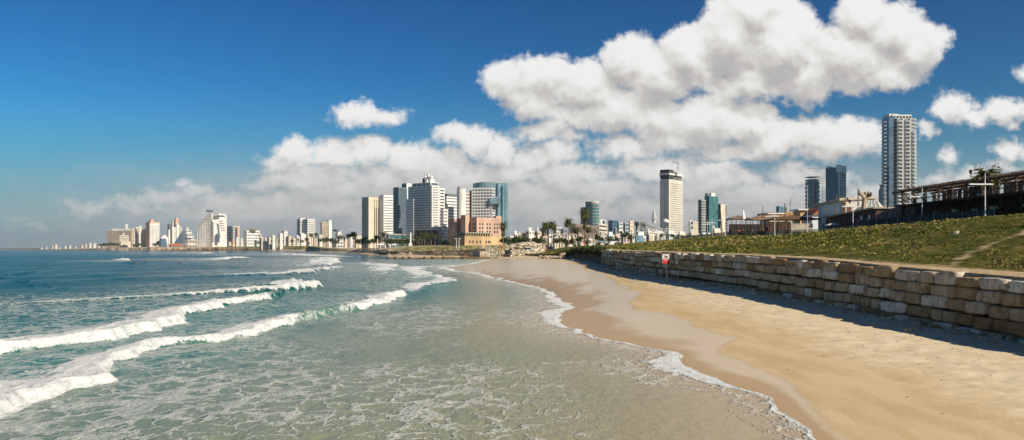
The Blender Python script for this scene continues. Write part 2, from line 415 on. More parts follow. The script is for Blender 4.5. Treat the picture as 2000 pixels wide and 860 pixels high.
# bare earth: the ledge, and worn tracks crossing the slope
bare = 1-sst(sv[None, :]+0*GY+(fbm(GX*0.9, GY*0.5, 3, 60)-0.5)*0.05, 0.97, 1.03)
def seg_d(X, Y, a, b2):
    ax, ay = a; bx, by = b2; dx, dy = bx-ax, by-ay
    tt_ = np.clip(((X-ax)*dx+(Y-ay)*dy)/(dx*dx+dy*dy), 0, 1); return np.hypot(X-ax-tt_*dx, Y-ay-tt_*dy)
TR = [((25.2,47),(28.5,52.5)),((28.5,52.5),(31.5,56)),((31.5,56),(36,61)),((36,61),(44,68)),((44,68),(50,76)),((18.5,161),(34,214)),((34,214),(48,300))]
dtr = np.min([seg_d(GX, GY, a, b_)+(fbm(GX*0.8, GY*0.8, 3, 71)-0.5)*1.2 for a, b_ in TR], axis=0)
bare = np.maximum(bare, 0.75*(1-sst(dtr, 0.1, 0.38)))
prom = sst(sv[None, :]+0*GY, 1.995, 2.02)
m, t, b = new_mat('bank_ground')
p = t.pos(); ba = t.attr('bare'); pr = t.attr('prom')
n1 = t.noise(p, 0.33, 5, 0.6); n2 = t.noise(p, 2.2, 5, 0.65); n3 = t.noise(p, 14.0, 3, 0.7)
green = t.mix(t.ss(n2, 0.42, 0.6), (0.035, 0.05, 0.010), (0.15, 0.145, 0.03))
green = t.mix(t.ss(n1, 0.5, 0.68, 0, 0.65), green, (0.27, 0.19, 0.065))
green = t.mix(t.ss(n3, 0.5, 0.7, 0, 0.6), green, (0.15, 0.15, 0.04))
earth = t.mix(t.ss(n2, 0.35, 0.65), (0.58, 0.39, 0.20), (0.74, 0.58, 0.38))
c = t.mix(ba, green, earth)
c = t.mix(pr, c, t.mix(t.ss(n2, 0.3, 0.7), (0.33, 0.29, 0.24), (0.40, 0.36, 0.30)))
t.put(b.inputs['Base Color'], c); b.inputs['Roughness'].default_value = 0.95; b.inputs['Specular IOR Level'].default_value = 0.05
h = t.math('ADD', n3, t.math('MULTIPLY', n2, 1.6))
t.put(b.inputs['Normal'], t.bump(h, 0.8, 0.25))
BANK = m
grid_mesh('bank', np.stack([GX, GY, GZ], -1), BANK, {'bare': bare, 'prom': prom*np.ones_like(GX)})
def bank_z(x, y):
    "height of the bank under a point"
    ss_ = np.linspace(0, 4, 800); X_, Z_ = bank_pt(ss_, np.full(800, float(y)))
    return float(np.interp(x, X_, Z_))
# steep eroded face of the headland beyond the end of the wall
ysc = np.concatenate([np.linspace(-40, 165, 60), np.geomspace(166, 470, 170)]); uc = np.linspace(0, 1, 16)
x0c = Xw(ysc)+0.55
topz = np.array([bank_pt(np.array([0.0]), np.array([y]))[1][0] for y in ysc])
foot = Zb(ysc)-0.3
CXg = (x0c+0.3)[:, None]-np.where(ysc < 166, 0.0, 1.9)[:, None]*(1-uc)[None, :]**1.3+(fbm(ysc[:, None]*0.5, uc[None, :]*5, 4, 80)-0.5)*np.where(ysc < 166, 0.1, 1.1)[:, None]*np.sin(np.pi*uc)[None, :]
CZg = foot[:, None]+(topz-foot+np.where(ysc < 166, -0.12, 0.08))[:, None]*uc[None, :]
m, t, b = new_mat('eroded_earth')
p = t.pos(); n2 = t.noise(p, 1.2, 6, 0.7)
t.put(b.inputs['Base Color'], t.mix(t.ss(n2, 0.35, 0.65), (0.13, 0.085, 0.05), (0.27, 0.185, 0.11)))
t.put(b.inputs['Normal'], t.bump(n2, 1.0, 0.5)); b.inputs['Roughness'].default_value = 0.95
grid_mesh('bank_face', np.stack([CXg, ysc[:, None]+0*CXg, CZg], -1), m)

# ------------------------------------------------------------------ far shore: beach, rocks, bluff and the ground the city stands on
FC = [ # px, waterline py, height of beach top, width, height of bluff top, width, veg, rock
 (14,487.9,1.0,30,3,60,0,.6),(60,488.15,2,30,5,80,0,.7),(120,488.6,2.5,30,6,80,.1,.5),(200,489.4,3,20,10,60,.1,.3),(300,489.9,4,20,13,50,.1,.4),(360,490.0,4,25,12,60,.0,.7),(420,490.2,6,25,13,50,.3,.9),
 (480,490.4,6,25,12,50,.8,.7),(540,490.8,4,40,14,80,1,.3),(600,491.4,3.0,45,13,90,1,.1),(640,493.2,2.0,60,7,90,.6,0),(665,494.6,1.8,80,6,90,.4,0),(700,496.8,1.7,100,5.5,90,.1,0),(730,499.4,1.6,90,5.2,60,.1,0),(757,503.2,1.6,60,5.0,40,.2,0),
 (800,504.6,2.0,55,6.4,45,.6,0),(860,504.8,1.9,45,6.9,45,.6,0),(900,504.8,1.9,30,7.3,40,.6,0),(960,503.5,1.9,12,7.5,8,.3,0),(1010,503,1.9,6,8,10,.4,0),(1060,502,1.9,4,7,20,.6,0)]
fx = np.array([c[0] for c in FC], float)
cols = np.concatenate([np.arange(-20, 1065, 2.0)])
def fi(k): return np.interp(cols, fx, [c[k] for c in FC])
yw = np.where(cols < 14, 487.9, fi(1))
D0 = F*HC/(yw-CY)
kx = (cols-CX)/F
# roughen the waterline a little
D0 = D0*(1+(fbm(cols*0.12, cols*0, 4, 90)-0.5)*0.03)
rows = []; at_v = []; at_r = []
bt, bw, ft, fw, vg, rk = fi(2), fi(3), fi(4), fi(5), fi(6), fi(7)
for (d, z, vv, rr) in [(D0*0.985-3, -1+0*D0, 0, 1), (D0, 0.02+0*D0, 0, 1), (D0+bw*0.35, bt*0.45, 0, 1), (D0+bw, bt, 0.1, .8), (D0+bw+fw*0.25, bt+(ft-bt)*0.45, 1, .3), (D0+bw+fw*0.6, bt+(ft-bt)*0.85, 1, .2), (D0+bw+fw, ft, 1, 0), (D0+bw+fw+60, ft+0.8, .6, 0), (D0*1.25+200, ft+2, .4, 0), (D0*2+1500, ft+4, .3, 0), (np.minimum(D0+9000, 14200), ft+20, .3, 0)]:
    rows.append((d, z)); at_v.append(vg*vv); at_r.append(rk*rr)
K = 5
RD = []; RZ = []; RV = []; RR = []
for i in range(len(rows)-1):
    for k in range(K):
        a = k/K; RD.append(rows[i][0]*(1-a)+rows[i+1][0]*a); RZ.append(rows[i][1]*(1-a)+rows[i+1][1]*a)
        RV.append(at_v[i]*(1-a)+at_v[i+1]*a); RR.append(at_r[i]*(1-a)+at_r[i+1]*a)
RD = np.array(RD); RZ = np.array(RZ); RV = np.array(RV); RR = np.array(RR)
FX_ = RD*kx[None, :]
RZ = RZ+(fbm(cols[None, :]*0.15+0*RD, RD*0.04, 4, 91)-0.5)*2.2*np.clip(RZ/4, 0, 1)*(0.25+RR+0.5*RV)
m, t, b = new_mat('far_ground')
p = t.pos(); va = t.attr('veg'); ra = t.attr('rock')
n1 = t.noise(p, 0.035, 6, 0.65); n2 = t.noise(p, 0.25, 5, 0.65)
sandc = t.mix(t.ss(n1, 0.35, 0.65), (0.44, 0.33, 0.21), (0.55, 0.43, 0.29))
vegc = t.mix(t.ss(n2, 0.4, 0.62), (0.13, 0.135, 0.035), (0.36, 0.29, 0.11))
rockc = t.mix(t.ss(n2, 0.4, 0.6), (0.10, 0.07, 0.04), (0.36, 0.24, 0.13))
c = t.mix(t.ss(t.math('ADD', va, t.math('MULTIPLY_ADD', n2, 0.5, -0.25)), 0.3, 0.5), sandc, vegc)
c = t.mix(t.ss(t.math('ADD', ra, t.math('MULTIPLY_ADD', n1, 0.6, -0.3)), 0.3, 0.5), c, rockc)
t.put(b.inputs['Base Color'], c); b.inputs['Roughness'].default_value = 0.95
t.put(b.inputs['Normal'], t.bump(n2, 0.8, 1.5))
grid_mesh('far_shore', np.stack([FX_, RD, RZ], -1), m, {'veg': RV, 'rock': RR})
def far_z(px, D):
    j = int(np.clip(np.searchsorted(cols, px), 0, len(cols)-1)); return float(np.interp(D, RD[:, j], RZ[:, j]))

# ------------------------------------------------------------------ sea
WAVES = [ # Y, X of the front, height, width of the foam behind the front, foam (0..1)
 [(-20,-14,.5,2.5,1),(18,-15.5,.5,3.5,1),(26,-16.3,.55,4.5,1),(30.5,-16.3,.55,4.4,1),(32.4,-15.6,.35,3.8,1),(34.5,-17.2,.5,2.4,1),(40.6,-18.6,.5,1.4,1),(42.5,-18.7,.6,.8,.9),(44.5,-18.5,.58,1.3,1),(46.7,-16.6,.5,1.9,1),(51,-15.8,.5,2.0,1),(57.4,-15.4,.6,1.8,1),(61.5,-14.9,.75,.25,.4),(65,-14.3,.8,0.0,0),(68,-13.5,.8,.3,.5),(74,-12.9,.65,2,1),(82,-12.4,.65,2.4,1),(93,-12.2,.7,2,1),(100,-12.6,.5,1,1),(106,-13,.0,0,0)],
 [(-20,-27,.5,3,1),(20,-26,.6,4.5,1),(41,-25.6,.7,4.5,1),(46.5,-22.8,.8,5,1),(52,-22.6,.85,4.5,1),(57.4,-23.4,.85,4.0,1),(65,-25.2,.8,3.0,1),(75.6,-26.4,.75,2.6,1),(84,-24.6,.85,2.2,1),(88,-25.2,.8,.3,.3),(96,-27,.5,0,0),(104,-29,.0,0,0)],
 [(60,-62,.0,6,.0),(81,-44,.2,5,.55),(94,-35.5,.45,4,.7),(101,-30,.9,4,.95),(108,-27,1.2,5,1),(112,-26.6,1.25,5,1),(117,-30,1.3,5,1),(122,-33,.9,3,.5),(135,-40,.3,1,.1),(150,-46,0,0,0)],
 [(150,-66,.2,1,.2),(165,-53,.5,4,.8),(177,-43,.9,6,1),(190,-46,1.1,7,1),(206,-46,1.2,6,1),(222,-46,.8,3,1),(240,-50,.3,0,0),(260,-54,0,0,0)],
 [(96,-11.5,.0,1,0),(112,-12.4,.3,2.5,1),(122,-11.5,.35,3.5,1),(136,-9.6,.35,4,1),(146,-11,.35,5,1),(170,-17,.4,5,1),(200,-21,.4,6,1),(240,-26,.5,6,.9),(262,-17,.3,3,.8),(280,-14.5,.2,2,.5),(300,-16,0,0,0)],
 [(170,-26,.1,3,.4),(190,-28,.4,5,.9),(225,-33,.6,7,1),(260,-36,.6,8,1),(300,-52,.4,8,.8),(340,-62,0,0,0)],
 [(235,-62,.2,4,.4),(270,-60,.5,9,.9),(310,-66,.8,12,1),(360,-78,1.0,14,1),(420,-90,.9,14,1),(500,-112,.7,12,.7),(560,-130,0,0,0)],
 [(290,-100,.1,4,.1),(380,-136,.6,10,.5),(440,-150,1.5,13,1),(470,-155,1.5,12,1),(500,-168,.6,3,.3),(540,-180,.0,0,0)],
 [(300,-139,.2,4,0),(330,-153,1.0,4,.3),(345,-163,1.7,6,1),(362,-168,1.7,6,1),(380,-180,.5,1,0),(420,-200,0,0,0)],
 [(520,-95,.2,10,.4),(640,-140,.8,22,.9),(760,-185,.9,25,1),(900,-235,.9,25,.9),(1050,-290,.5,16,.5),(1200,-340,0,0,0)],
 [(900,-330,.3,14,.5),(1100,-400,1.0,30,.9),(1300,-480,1.0,30,.7),(1500,-600,.3,6,0)],
 [(104,-56,.3,.0,0),(150,-95,.8,0,0),(210,-140,1.0,0,0),(280,-190,.5,0,0)],
 [(60,-50,.3,0,0),(78,-62,.9,0,0),(105,-76,1.0,0,0),(160,-98,.6,0,0),(220,-120,.0,0,0)],
]
ROWY = np.concatenate([np.linspace(-60, 9, 40), DG(np.linspace(1050, 520, 620)), DG(np.linspace(519.5, 495, 90)), DG(np.geomspace(7.8, 0.6, 60)+CY)])
nc = 620
def water_cols(Y):
    L = -(0.9*np.abs(Y)+22); Rr = Xs_rough(Y)
    return L, Rr
L_, R_ = water_cols(ROWY)
R_ = np.where(ROWY > 440, np.maximum(R_, 0.0), R_)
R_ = np.minimum(R_, 0.9*np.abs(ROWY)+60)
q = np.linspace(0, 1, nc)
SX = L_[:, None]+(R_-L_)[:, None]*q[None, :]; SY = ROWY[:, None]+0*SX
off = R_[:, None]-SX                                   # metres from the edge of the wash
near = np.clip(1-SY/500, 0, 1)
amp = np.clip(off/60, 0.0, 1)
shal = sst(off, 2, 14)
z = (fbm(SX*0.35+SY*0.1, SY*0.12, 3, 1)-0.5)*0.30*shal+(fbm(SX*0.9, SY*0.5, 3, 2)-0.5)*0.14*shal+(fbm(SX*2.6, SY*1.7, 2, 4)-0.5)*0.05*sst(off, 1, 6)*(SY < 130)
sw_ = np.sin((SX*0.93-SY*0.36)*0.23+4*fbm(SX*0.02, SY*0.02, 2, 7))
z = z+amp*0.22*sw_*sst(off, 30, 80)
foam = np.zeros_like(SX); lace = np.zeros_like(SX); glassy = np.zeros_like(SX)
for k, wv in enumerate(WAVES):
    wy = [a[0] for a in wv]; yc = SY
    inside = (SY > wy[0]) & (SY < wy[-1])
    xf = np.interp(SY, wy, [a[1] for a in wv])+(fbm(SY*0.5, 0*SY+k, 4, 20+k)-0.5)*np.clip(SY/50, 0.5, 4)*1.3
    hh = np.interp(SY, wy, [a[2] for a in wv])*(0.55+0.35*fbm(SY*0.3, 0*SY+k, 3, 40+k)); fwid = np.interp(SY, wy, [a[3] for a in wv]); ff = np.interp(SY, wy, [a[4] for a in wv])
    d = xf-SX
    wf = 0.5*hh+0.25
    Lb = 1.8*hh+0.9+fwid*0.45
    prof = np.where(d < wf, sst(d, -0.1, wf), np.exp(-np.maximum(d-wf, 0)/np.maximum(Lb, .1)))
    lump = 0.62+0.9*fbm(SX*1.8, SY*0.9, 4, 60+k, .65)
    z = z*(1-0.6*prof*inside)+np.where(inside, hh*prof*(1+(lump-1)*ff*0.7), 0)
    fe = (fbm(SX*0.9, SY*0.45, 5, 70+k, .6)-0.5)*1.5; ff = ff*np.where(SY > 140, .45+.9*fbm(SX*0.35, SY*0.07, 3, 88), .8+.4*fbm(SX*.5, SY*.35, 4, 89))
    back = 1-sst(d+fe*fwid*1.0, fwid*0.75, fwid*1.15+0.4)
    fr = sst(d+fe*0.6, -0.12, 0.12)
    strk = np.where(SY > 120, np.clip(.25+1.25*sst(fbm(SX*.55+k, SY*.10, 4, 130+k, .6), .3, .62)+np.exp(-np.maximum(d, 0)/1.2), 0, 1), 1)
    foam = np.maximum(foam, np.where(inside, fr*back*ff*strk, 0))
    tail = np.where(inside & (d > 0), np.exp(-np.maximum(d-fwid, 0)/(fwid*1.8+1.0))*np.minimum(ff*1.2, 1)*(ff > 0), 0)
    lace = np.maximum(lace, tail*0.85)
# churned lace left by earlier waves in the near shallows
lz = sst(30-SY*0.30, -5, 18)*sst(off, 2.5, 10)*(0.08+0.62*sst(fbm(SX*0.16, SY*0.10, 3, 99), .3, .75))
lz = lz*(0.35+0.75*sst(-SX, -4, 12))
lace = np.maximum(lace, lz)
lace = np.maximum(lace, 0.42*np.exp(-((SX+24+0.12*SY)/12)**2)*sst(SY, 60, 10)*1.2)
lace = np.maximum(lace, 0.5*sst(SX, -62, -45)*sst(-SX, 29, 33)*sst(SY, 58, 64)*(1-sst(SY, 84, 100)))
lace = np.maximum(lace, 0.62*(1-sst(off, 20, 70))*sst(SY, 150, 220)*(1-sst(SY, 430, 520)))
# lacy edge of the wash
EW = np.interp(SY, [14,22,27,30,33,36,40,43,48,54,60,68,78,90,120,150,200,240,300,420], [.25,.25,.35,.5,1.5,2.4,1.8,.9,.6,1.2,2.6,3.0,2.6,1.8,1.6,2,3,4,3,2])*(0.55+0.9*fbm(SY*0.45, 0*SY, 3, 123))
foam = np.maximum(foam, (1-sst(off+(fbm(SX*3, SY*2, 3, 124)-0.5)*0.6*EW, EW*0.25, EW))*0.88*(SY < 425))
lace = np.maximum(lace, 0.5*(1-sst(off, EW, EW*2.6+1)))
bz = beach_z(SX, SY)
z = np.where(SY < 438, np.maximum(z*shal, bz+0.035*sst(off, 0, .5)+0.004), z)
z = z+0.04*foam*sst(off, 0.05, .4)*(off < 8)
z = z*np.clip(1-(SY-1500)/3000, 0.15, 1)
tint = off*np.clip(0.55+SY/62, .8, 2.4)+5*sst(SY, 60, 140)
m, t, b = new_mat('sea_water')
p = t.pos(); fo = t.attr('foam'); la = t.attr('lace'); ti = t.attr('tint'); hi = t.attr('height')
nA = t.noise(p, 0.10, 4, 0.6)
tin = t.math('MULTIPLY', ti, t.math('MULTIPLY_ADD', nA, 0.5, 0.75))
c = t.ramp(t.math('DIVIDE', tin, 160.0), [(0.0, (0.45, 0.325, 0.185)), (0.022, (0.34, 0.285, 0.155)), (0.055, (0.25, 0.265, 0.155)), (0.14, (0.15, 0.21, 0.145)), (0.21, (0.025, 0.155, 0.13)), (0.38, (0.005, 0.105, 0.10)), (0.7, (0.001, 0.080, 0.085)), (1.0, (0.000, 0.060, 0.070))])
c = t.mix(t.ss(hi, 0.35, 0.9, 0, 0.55), c, (0.06, 0.22, 0.13))
# suspended sand makes cloudy patches
c = t.mix(t.math('MULTIPLY', t.ss(t.noise(p, 0.5, 4, 0.6), 0.45, 0.7), t.ss(ti, 30.0, 3.0, 0.0, 0.25)), c, (0.30, 0.25, 0.15))
# foam web: warped cell borders whose width varies
pv = t.vm('MULTIPLY', p, (1.0, 0.8, 0.0))
wn = t.vm('SUBTRACT', t.noise(pv, 0.9, 3, 0.6, out='Color'), (0.5, 0.5, 0.5))
wn2 = t.vm('SUBTRACT', t.noise(pv, 3.5, 3, 0.6, out='Color'), (0.5, 0.5, 0.5))
pw_ = t.vm('ADD', pv, t.vm('ADD', t.scale(wn, 1.3), t.scale(wn2, 0.35)))
def cells(sc, thr):
    vn_ = t.n.new('ShaderNodeTexVoronoi'); vn_.feature = 'DISTANCE_TO_EDGE'; t.put(vn_.inputs['Vector'], pw_); vn_.inputs['Scale'].default_value = sc
    return vn_.outputs['Distance']
e1 = cells(0.85, 0); e2 = cells(2.3, 0)
wvar = t.noise(p, 0.45, 4, 0.65)
th1 = t.math('MULTIPLY', t.math('MULTIPLY', la, t.ss(wvar, 0.3, 0.7, 0.15, 1.0)), 0.40)
web1 = t.math('SUBTRACT', 1.0, t.ss(t.math('DIVIDE', e1, t.math('ADD', th1, 0.002)), 0.35, 1.1))
th2 = t.math('MULTIPLY', t.math('MULTIPLY', la, t.ss(wvar, 0.42, 0.72, 0.0, 1.0)), 0.42)
web2 = t.math('SUBTRACT', 1.0, t.ss(t.math('DIVIDE', e2, t.math('ADD', th2, 0.002)), 0.35, 1.1))
web = t.math('MAXIMUM', web1, t.math('MULTIPLY', web2, 0.8))
web = t.math('MULTIPLY', web, t.ss(la, 0.02, 0.15))
web = t.math('MULTIPLY', web, t.ss(t.noise(p, 7.0, 3, 0.7), 0.3, 0.6, 0.45, 1.0))
fn = t.noise(p, 2.4, 5, 0.7); fn2 = t.noise(p, 11.0, 4, 0.7)
sol = t.ss(t.math('ADD', fo, t.math('MULTIPLY_ADD', fn, 0.7, -0.35)), 0.34, 0.62)
sol = t.math('MULTIPLY', sol, t.ss(fn2, 0.22, 0.42, 0.8, 1.0))
F_ = t.math('MAXIMUM', sol, t.math('MULTIPLY', web, 0.62))
foamc = t.mix(t.ss(t.noise(t.vm('MULTIPLY', p, (1.6, .8, 1.6)), 1.6, 6, .7), 0.34, 0.56), (0.52, 0.58, 0.57), (0.84, 0.83, 0.80))
col_ = t.mix(F_, c, foamc)
t.put(b.inputs['Base Color'], col_)
t.put(b.inputs['Roughness'], t.math('MULTIPLY_ADD', F_, 0.6, 0.14))
b.inputs['IOR'].default_value = 1.33; t.put(b.inputs['Specular IOR Level'], t.ss(ti, 5.0, 60.0, 0.2, 0.04))
ch = t.noise(t.vm('MULTIPLY', p, (1.0, 0.55, 1)), 2.2, 5, 0.62)
ch2 = t.noise(t.vm('MULTIPLY', p, (1.0, 0.6, 1)), 0.45, 4, 0.6)
hh_ = t.math('ADD', t.math('MULTIPLY', ch, t.ss(ti, 0.0, 10.0, 0.25, 1.0)), t.math('MULTIPLY', ch2, t.ss(ti, 5.0, 60.0, 0.0, 3.2)))
hh_ = t.math('ADD', hh_, t.math('MULTIPLY', t.math('MULTIPLY', t.math('ADD', fn, t.math('MULTIPLY', fn2, 0.7)), F_), 1.1))
t.put(b.inputs['Normal'], t.bump(hh_, 0.75, 0.22))
grid_mesh('sea', np.stack([SX, SY, z], -1), m, {'foam': foam, 'lace': lace, 'tint': tint, 'height': np.clip(z, 0, 2)*(off > 8)})
# ------------------------------------------------------------------ dry-stone walls
def unit_block(cuts=3, sharp=5.0):
    "rounded block with subdivided faces, as arrays"
    bm = bmesh.new(); bmesh.ops.create_cube(bm, size=2.0)
    bmesh.ops.subdivide_edges(bm, edges=bm.edges[:], cuts=cuts, use_grid_fill=True)
    V = np.array([v.co[:] for v in bm.verts]); Fq = np.array([[v.index for v in f.verts] for f in bm.faces])
    bm.free()
    r = np.power(np.sum(np.abs(V)**sharp, axis=1), 1/sharp)
    return V/r[:, None], Fq
UB_V, UB_F = unit_block(5, 8.0)
UB_L, UB_LF = unit_block(3, 4.0)
def stone_mat():
    m, t, b = new_mat('limestone_blocks'); p = t.pos(); a = t.attr('tone'); s2 = t.attr('shade')
    c = t.ramp(a, [(0, (0.29, 0.18, 0.085)), (0.3, (0.42, 0.315, 0.18)), (0.55, (0.52, 0.43, 0.29)), (0.8, (0.47, 0.40, 0.28)), (0.88, (0.66, 0.61, 0.50)), (1, (0.74, 0.70, 0.60))])
    n = t.noise(p, 1.7, 6, 0.68); n2 = t.noise(p, 12.0, 4, 0.7)
    c = t.mix(t.ss(n, 0.5, 0.66, 0, 0.75), c, (0.27, 0.155, 0.07))
    c = t.mix(t.ss(n, 0.44, 0.3, 0, 0.5), c, (0.55, 0.52, 0.46))
    c = t.mix(t.ss(n2, 0.55, 0.75, 0, 0.5), c, (0.20, 0.15, 0.10))
    st = t.noise(t.vm('MULTIPLY', p, (4, 4, 1.2)), 1.0, 4, 0.6)
    c = t.scale(c, t.ss(st, 0.35, 0.6, 0.75, 1.1))
    t.put(b.inputs['Base Color'], c); b.inputs['Roughness'].default_value = 0.92; b.inputs['Specular IOR Level'].default_value = 0.1
    t.put(b.inputs['Normal'], t.bump(t.math('ADD', n2, t.math('MULTIPLY', n, 1.5)), 0.9, 0.10))
    return m
STONE = stone_mat()
def stone_wall(name, label, path, courses, ch, lens, depth, batter=0.05, seed=1, jit=0.05, skip=0.0, top_jit=0.1, cat='wall'):
    """path: function s -> (x, y, z_foot, z_top, nx, ny) ; blocks follow it"""
    rg = random.Random(seed); Vs = []; Fs = []; tone = []; nb = 0
    L = path(None)
    for c in range(courses):
        s = -rg.random()*lens[1]
        while s < L:
            ln = rg.uniform(*lens); s0, s1 = max(s, 0), min(s+ln, L); s += ln
            if s1-s0 < 0.3*lens[0]: continue
            sm = (s0+s1)/2
            xa, ya, f0, t0, nx, ny = path(s0); xb, yb, f1, t1, _, _ = path(s1)
            xm, ym, fm, tm, nx, ny = path(sm)
            h = (tm-fm+0.35)/courses
            hz = h*(1+rg.uniform(-.05, .05))
            wob = (float(fbm(np.array([sm*.11]), np.array([c*.7+3.]), 2, 9)[0])-.5)*.5*h
            zc = fm-0.35+h*(c+0.5)+rg.uniform(-1, 1)*jit*h+wob
            if c == courses-1: hz = h*(1+rg.uniform(-0.6, 0.6)*top_jit); zc = fm-.35+h*c+hz/2+wob
            ln2 = math.hypot(xb-xa, yb-ya)
            tx, ty = (xb-xa)/max(ln2, .01), (yb-ya)/max(ln2, .01)
            dd = depth*(1+rg.uniform(-.1, .1)); off_ = -batter*(courses-c)+rg.uniform(-1, 1)*jit*1.3
            V = UB_V.copy()
            # knock the faces about
            sd_ = rg.randint(0, 9999)
            nzz = fbm(V[:, 0]*1.4+sd_*1.7+V[:, 2]*0.9, V[:, 1]*1.4+V[:, 2]*1.1+sd_, 3, 5)-0.5
            nz2 = fbm(V[:, 0]*3.4+V[:, 1]+sd_*.7, V[:, 2]*3.4+V[:, 1]*2+sd_, 3, 6)-0.5
            V = V*(1+nzz[:, None]*0.26+nz2[:, None]*0.13)
            V[:, 0] *= ln2/2*0.975; V[:, 1] *= dd/2; V[:, 2] *= hz/2*0.945
            an = rg.uniform(-1, 1)*0.05; tl = rg.uniform(-1, 1)*0.04
            V[:, 2] += V[:, 0]*tl*min(1, 1.0/ln2)
            V[:, 1] += V[:, 0]*an
            W_ = np.empty_like(V)
            # nx, ny points outwards from the wall (towards the beach)
            cxp, cyp = xm-nx*(dd/2+off_), ym-ny*(dd/2+off_)
            W_[:, 0] = cxp+tx*V[:, 0]-nx*V[:, 1]; W_[:, 1] = cyp+ty*V[:, 0]-ny*V[:, 1]; W_[:, 2] = zc+V[:, 2]
            Fs.append(UB_F+len(UB_V)*nb); Vs.append(W_); nb += 1
            tone.append(np.full(len(UB_F), rg.random()))
    o = faces_mesh(name, np.concatenate(Vs), np.concatenate(Fs), STONE, None, True, {'tone': np.concatenate(tone)})
    return tag(o, label, cat)
# near retaining wall along the beach, turning inland at its far end
_wy = np.concatenate([np.linspace(-30, 160, 400)]); _wx = Xw(_wy)
_end = [(17.9, 163.5), (19.4, 166.6), (22.5, 168.6), (27, 169.6)]
px_ = np.concatenate([_wx, [a for a, b in _end]]); py_ = np.concatenate([_wy, [b for a, b in _end]])
sl_ = np.concatenate([[0], np.cumsum(np.hypot(np.diff(px_), np.diff(py_)))])
def near_path(s):
    if s is None: return float(sl_[-1])
    x = float(np.interp(s, sl_, px_)); y = float(np.interp(s, sl_, py_))
    a = float(np.interp(s-0.6, sl_, px_)), float(np.interp(s-0.6, sl_, py_)); b = float(np.interp(s+0.6, sl_, px_)), float(np.interp(s+0.6, sl_, py_))
    tx, ty = b[0]-a[0], b[1]-a[1]; l = math.hypot(tx, ty)+1e-9
    return x, y, float(Zb(y)), float(Zt(y)), -ty/l, tx/l
stone_wall('stone_retaining_wall', 'long curving retaining wall of big rough limestone blocks between the beach and the green bank', near_path, 5, .62, (0.9, 2.7), 1.1, 0.05, 3, 0.07, top_jit=0.3)
# terraced stone walls across the far end of the bay
def poly_path(pts):
    "pts: px, foot py, top py, D"
    q_ = [(XP(a, d), d, ZP(f, d), ZP(tp, d)) for a, f, tp, d in pts]
    ss_ = [0]
    for i in range(1, len(q_)): ss_.append(ss_[-1]+math.hypot(q_[i][0]-q_[i-1][0], q_[i][1]-q_[i-1][1]))
    def f(s):
        if s is None: return ss_[-1]
        x, y, z0, z1 = [float(np.interp(s, ss_, [k[i] for k in q_])) for i in range(4)]
        x2 = float(np.interp(s+1, ss_, [k[0] for k in q_])); y2 = float(np.interp(s+1, ss_, [k[1] for k in q_])); x1 = float(np.interp(s-1, ss_, [k[0] for k in q_])); y1 = float(np.interp(s-1, ss_, [k[1] for k in q_]))
        tx, ty = x2-x1, y2-y1; l = math.hypot(tx, ty)+1e-9
        return x, y, z0, z1, ty/l, -tx/l
    return f
stone_wall('terrace_wall', 'tall grey terraced stone wall at the far end of the beach, below the palm trees right of the sandstone hall', poly_path([(948,500,480,462),(975,500,479,460),(1000,499.5,478.5,462),(1012,499,478.5,466)]), 7, 1, (1.2, 3.0), 1.6, 0.35, 5, 0.09, top_jit=0.5)
stone_wall('terrace_wall', 'low grey stone wall along the far beach in front of the sandstone hall and white banded hotel', poly_path([(808,498,490,520),(850,499,489,500),(900,499.5,487.5,485),(950,500,485,468)]), 5, .8, (1.0, 2.6), 1.5, 0.25, 6, 0.09, top_jit=0.5)
stone_wall('terrace_wall', 'reddish brown low stone wall above the far sand, left of the grey beach walls', poly_path([(742,497,491,600),(775,497.5,490.5,560),(808,497.5,490.5,530)]), 4, .8, (1.0, 2.4), 1.5, 0.25, 7, 0.09, top_jit=0.5)
stone_wall('terrace_wall', 'farthest low brown stone wall above the sand at the left end of the bay beach', poly_path([(650,494.2,487.8,1330),(672,494.6,487.8,1180),(692,495.4,488.5,1060)]), 4, 1.2, (2.0, 4.4), 2.5, 0.35, 8, 0.09, top_jit=0.5)

# ------------------------------------------------------------------ loose rocks
def rock_cluster(name, pts, m=None, seed=3):
    "pts: list of (x, y, z, size)"
    rg = random.Random(seed); Vs = []; Fs = []; tone = []
    for k, (x, y, z_, s_) in enumerate(pts):
        V = UB_L.copy(); sd_ = rg.randint(0, 9999)
        nzz = fbm(V[:, 0]*1.1+sd_*1.3+V[:, 2], V[:, 1]*1.1+V[:, 2]*0.7+sd_, 3, 5)-0.5
        V = V*(1+nzz[:, None]*0.7)*np.array([s_*rg.uniform(.7, 1.25), s_*rg.uniform(.7, 1.2), s_*rg.uniform(.5, .85)])
        a = rg.uniform(0, 6.28); ca, sa = math.cos(a), math.sin(a); tb = rg.uniform(-.4, .4)
        X_ = V[:, 0]*ca-V[:, 1]*sa; Y_ = V[:, 0]*sa+V[:, 1]*ca; Z_ = V[:, 2]+X_*tb
        Vs.append(np.stack([x+X_, y+Y_, z_+Z_], -1)); Fs.append(UB_LF+len(UB_L)*k); tone.append(np.full(len(UB_LF), 0.35+0.65*rg.random()))
    return faces_mesh(name, np.concatenate(Vs), np.concatenate(Fs), m or STONE, None, True, {'tone': np.concatenate(tone)})
rg = random.Random(21)
pts = []
for k in range(900):
    px = rg.uniform(998, 1062); D = rg.uniform(395, 470)
    topy = np.interp(px, [998, 1015, 1040, 1062], [479, 476, 474, 480]); u_ = rg.random()
    pyy = 501-(501-topy)*u_; D = 405+70*u_+rg.uniform(-4, 4)
    q_ = P(px+rg.uniform(-1, 1), pyy, D); pts.append((q_.x, q_.y, q_.z, rg.choice([.4, .6, .8, 1.1])*rg.uniform(.8, 1.2)))
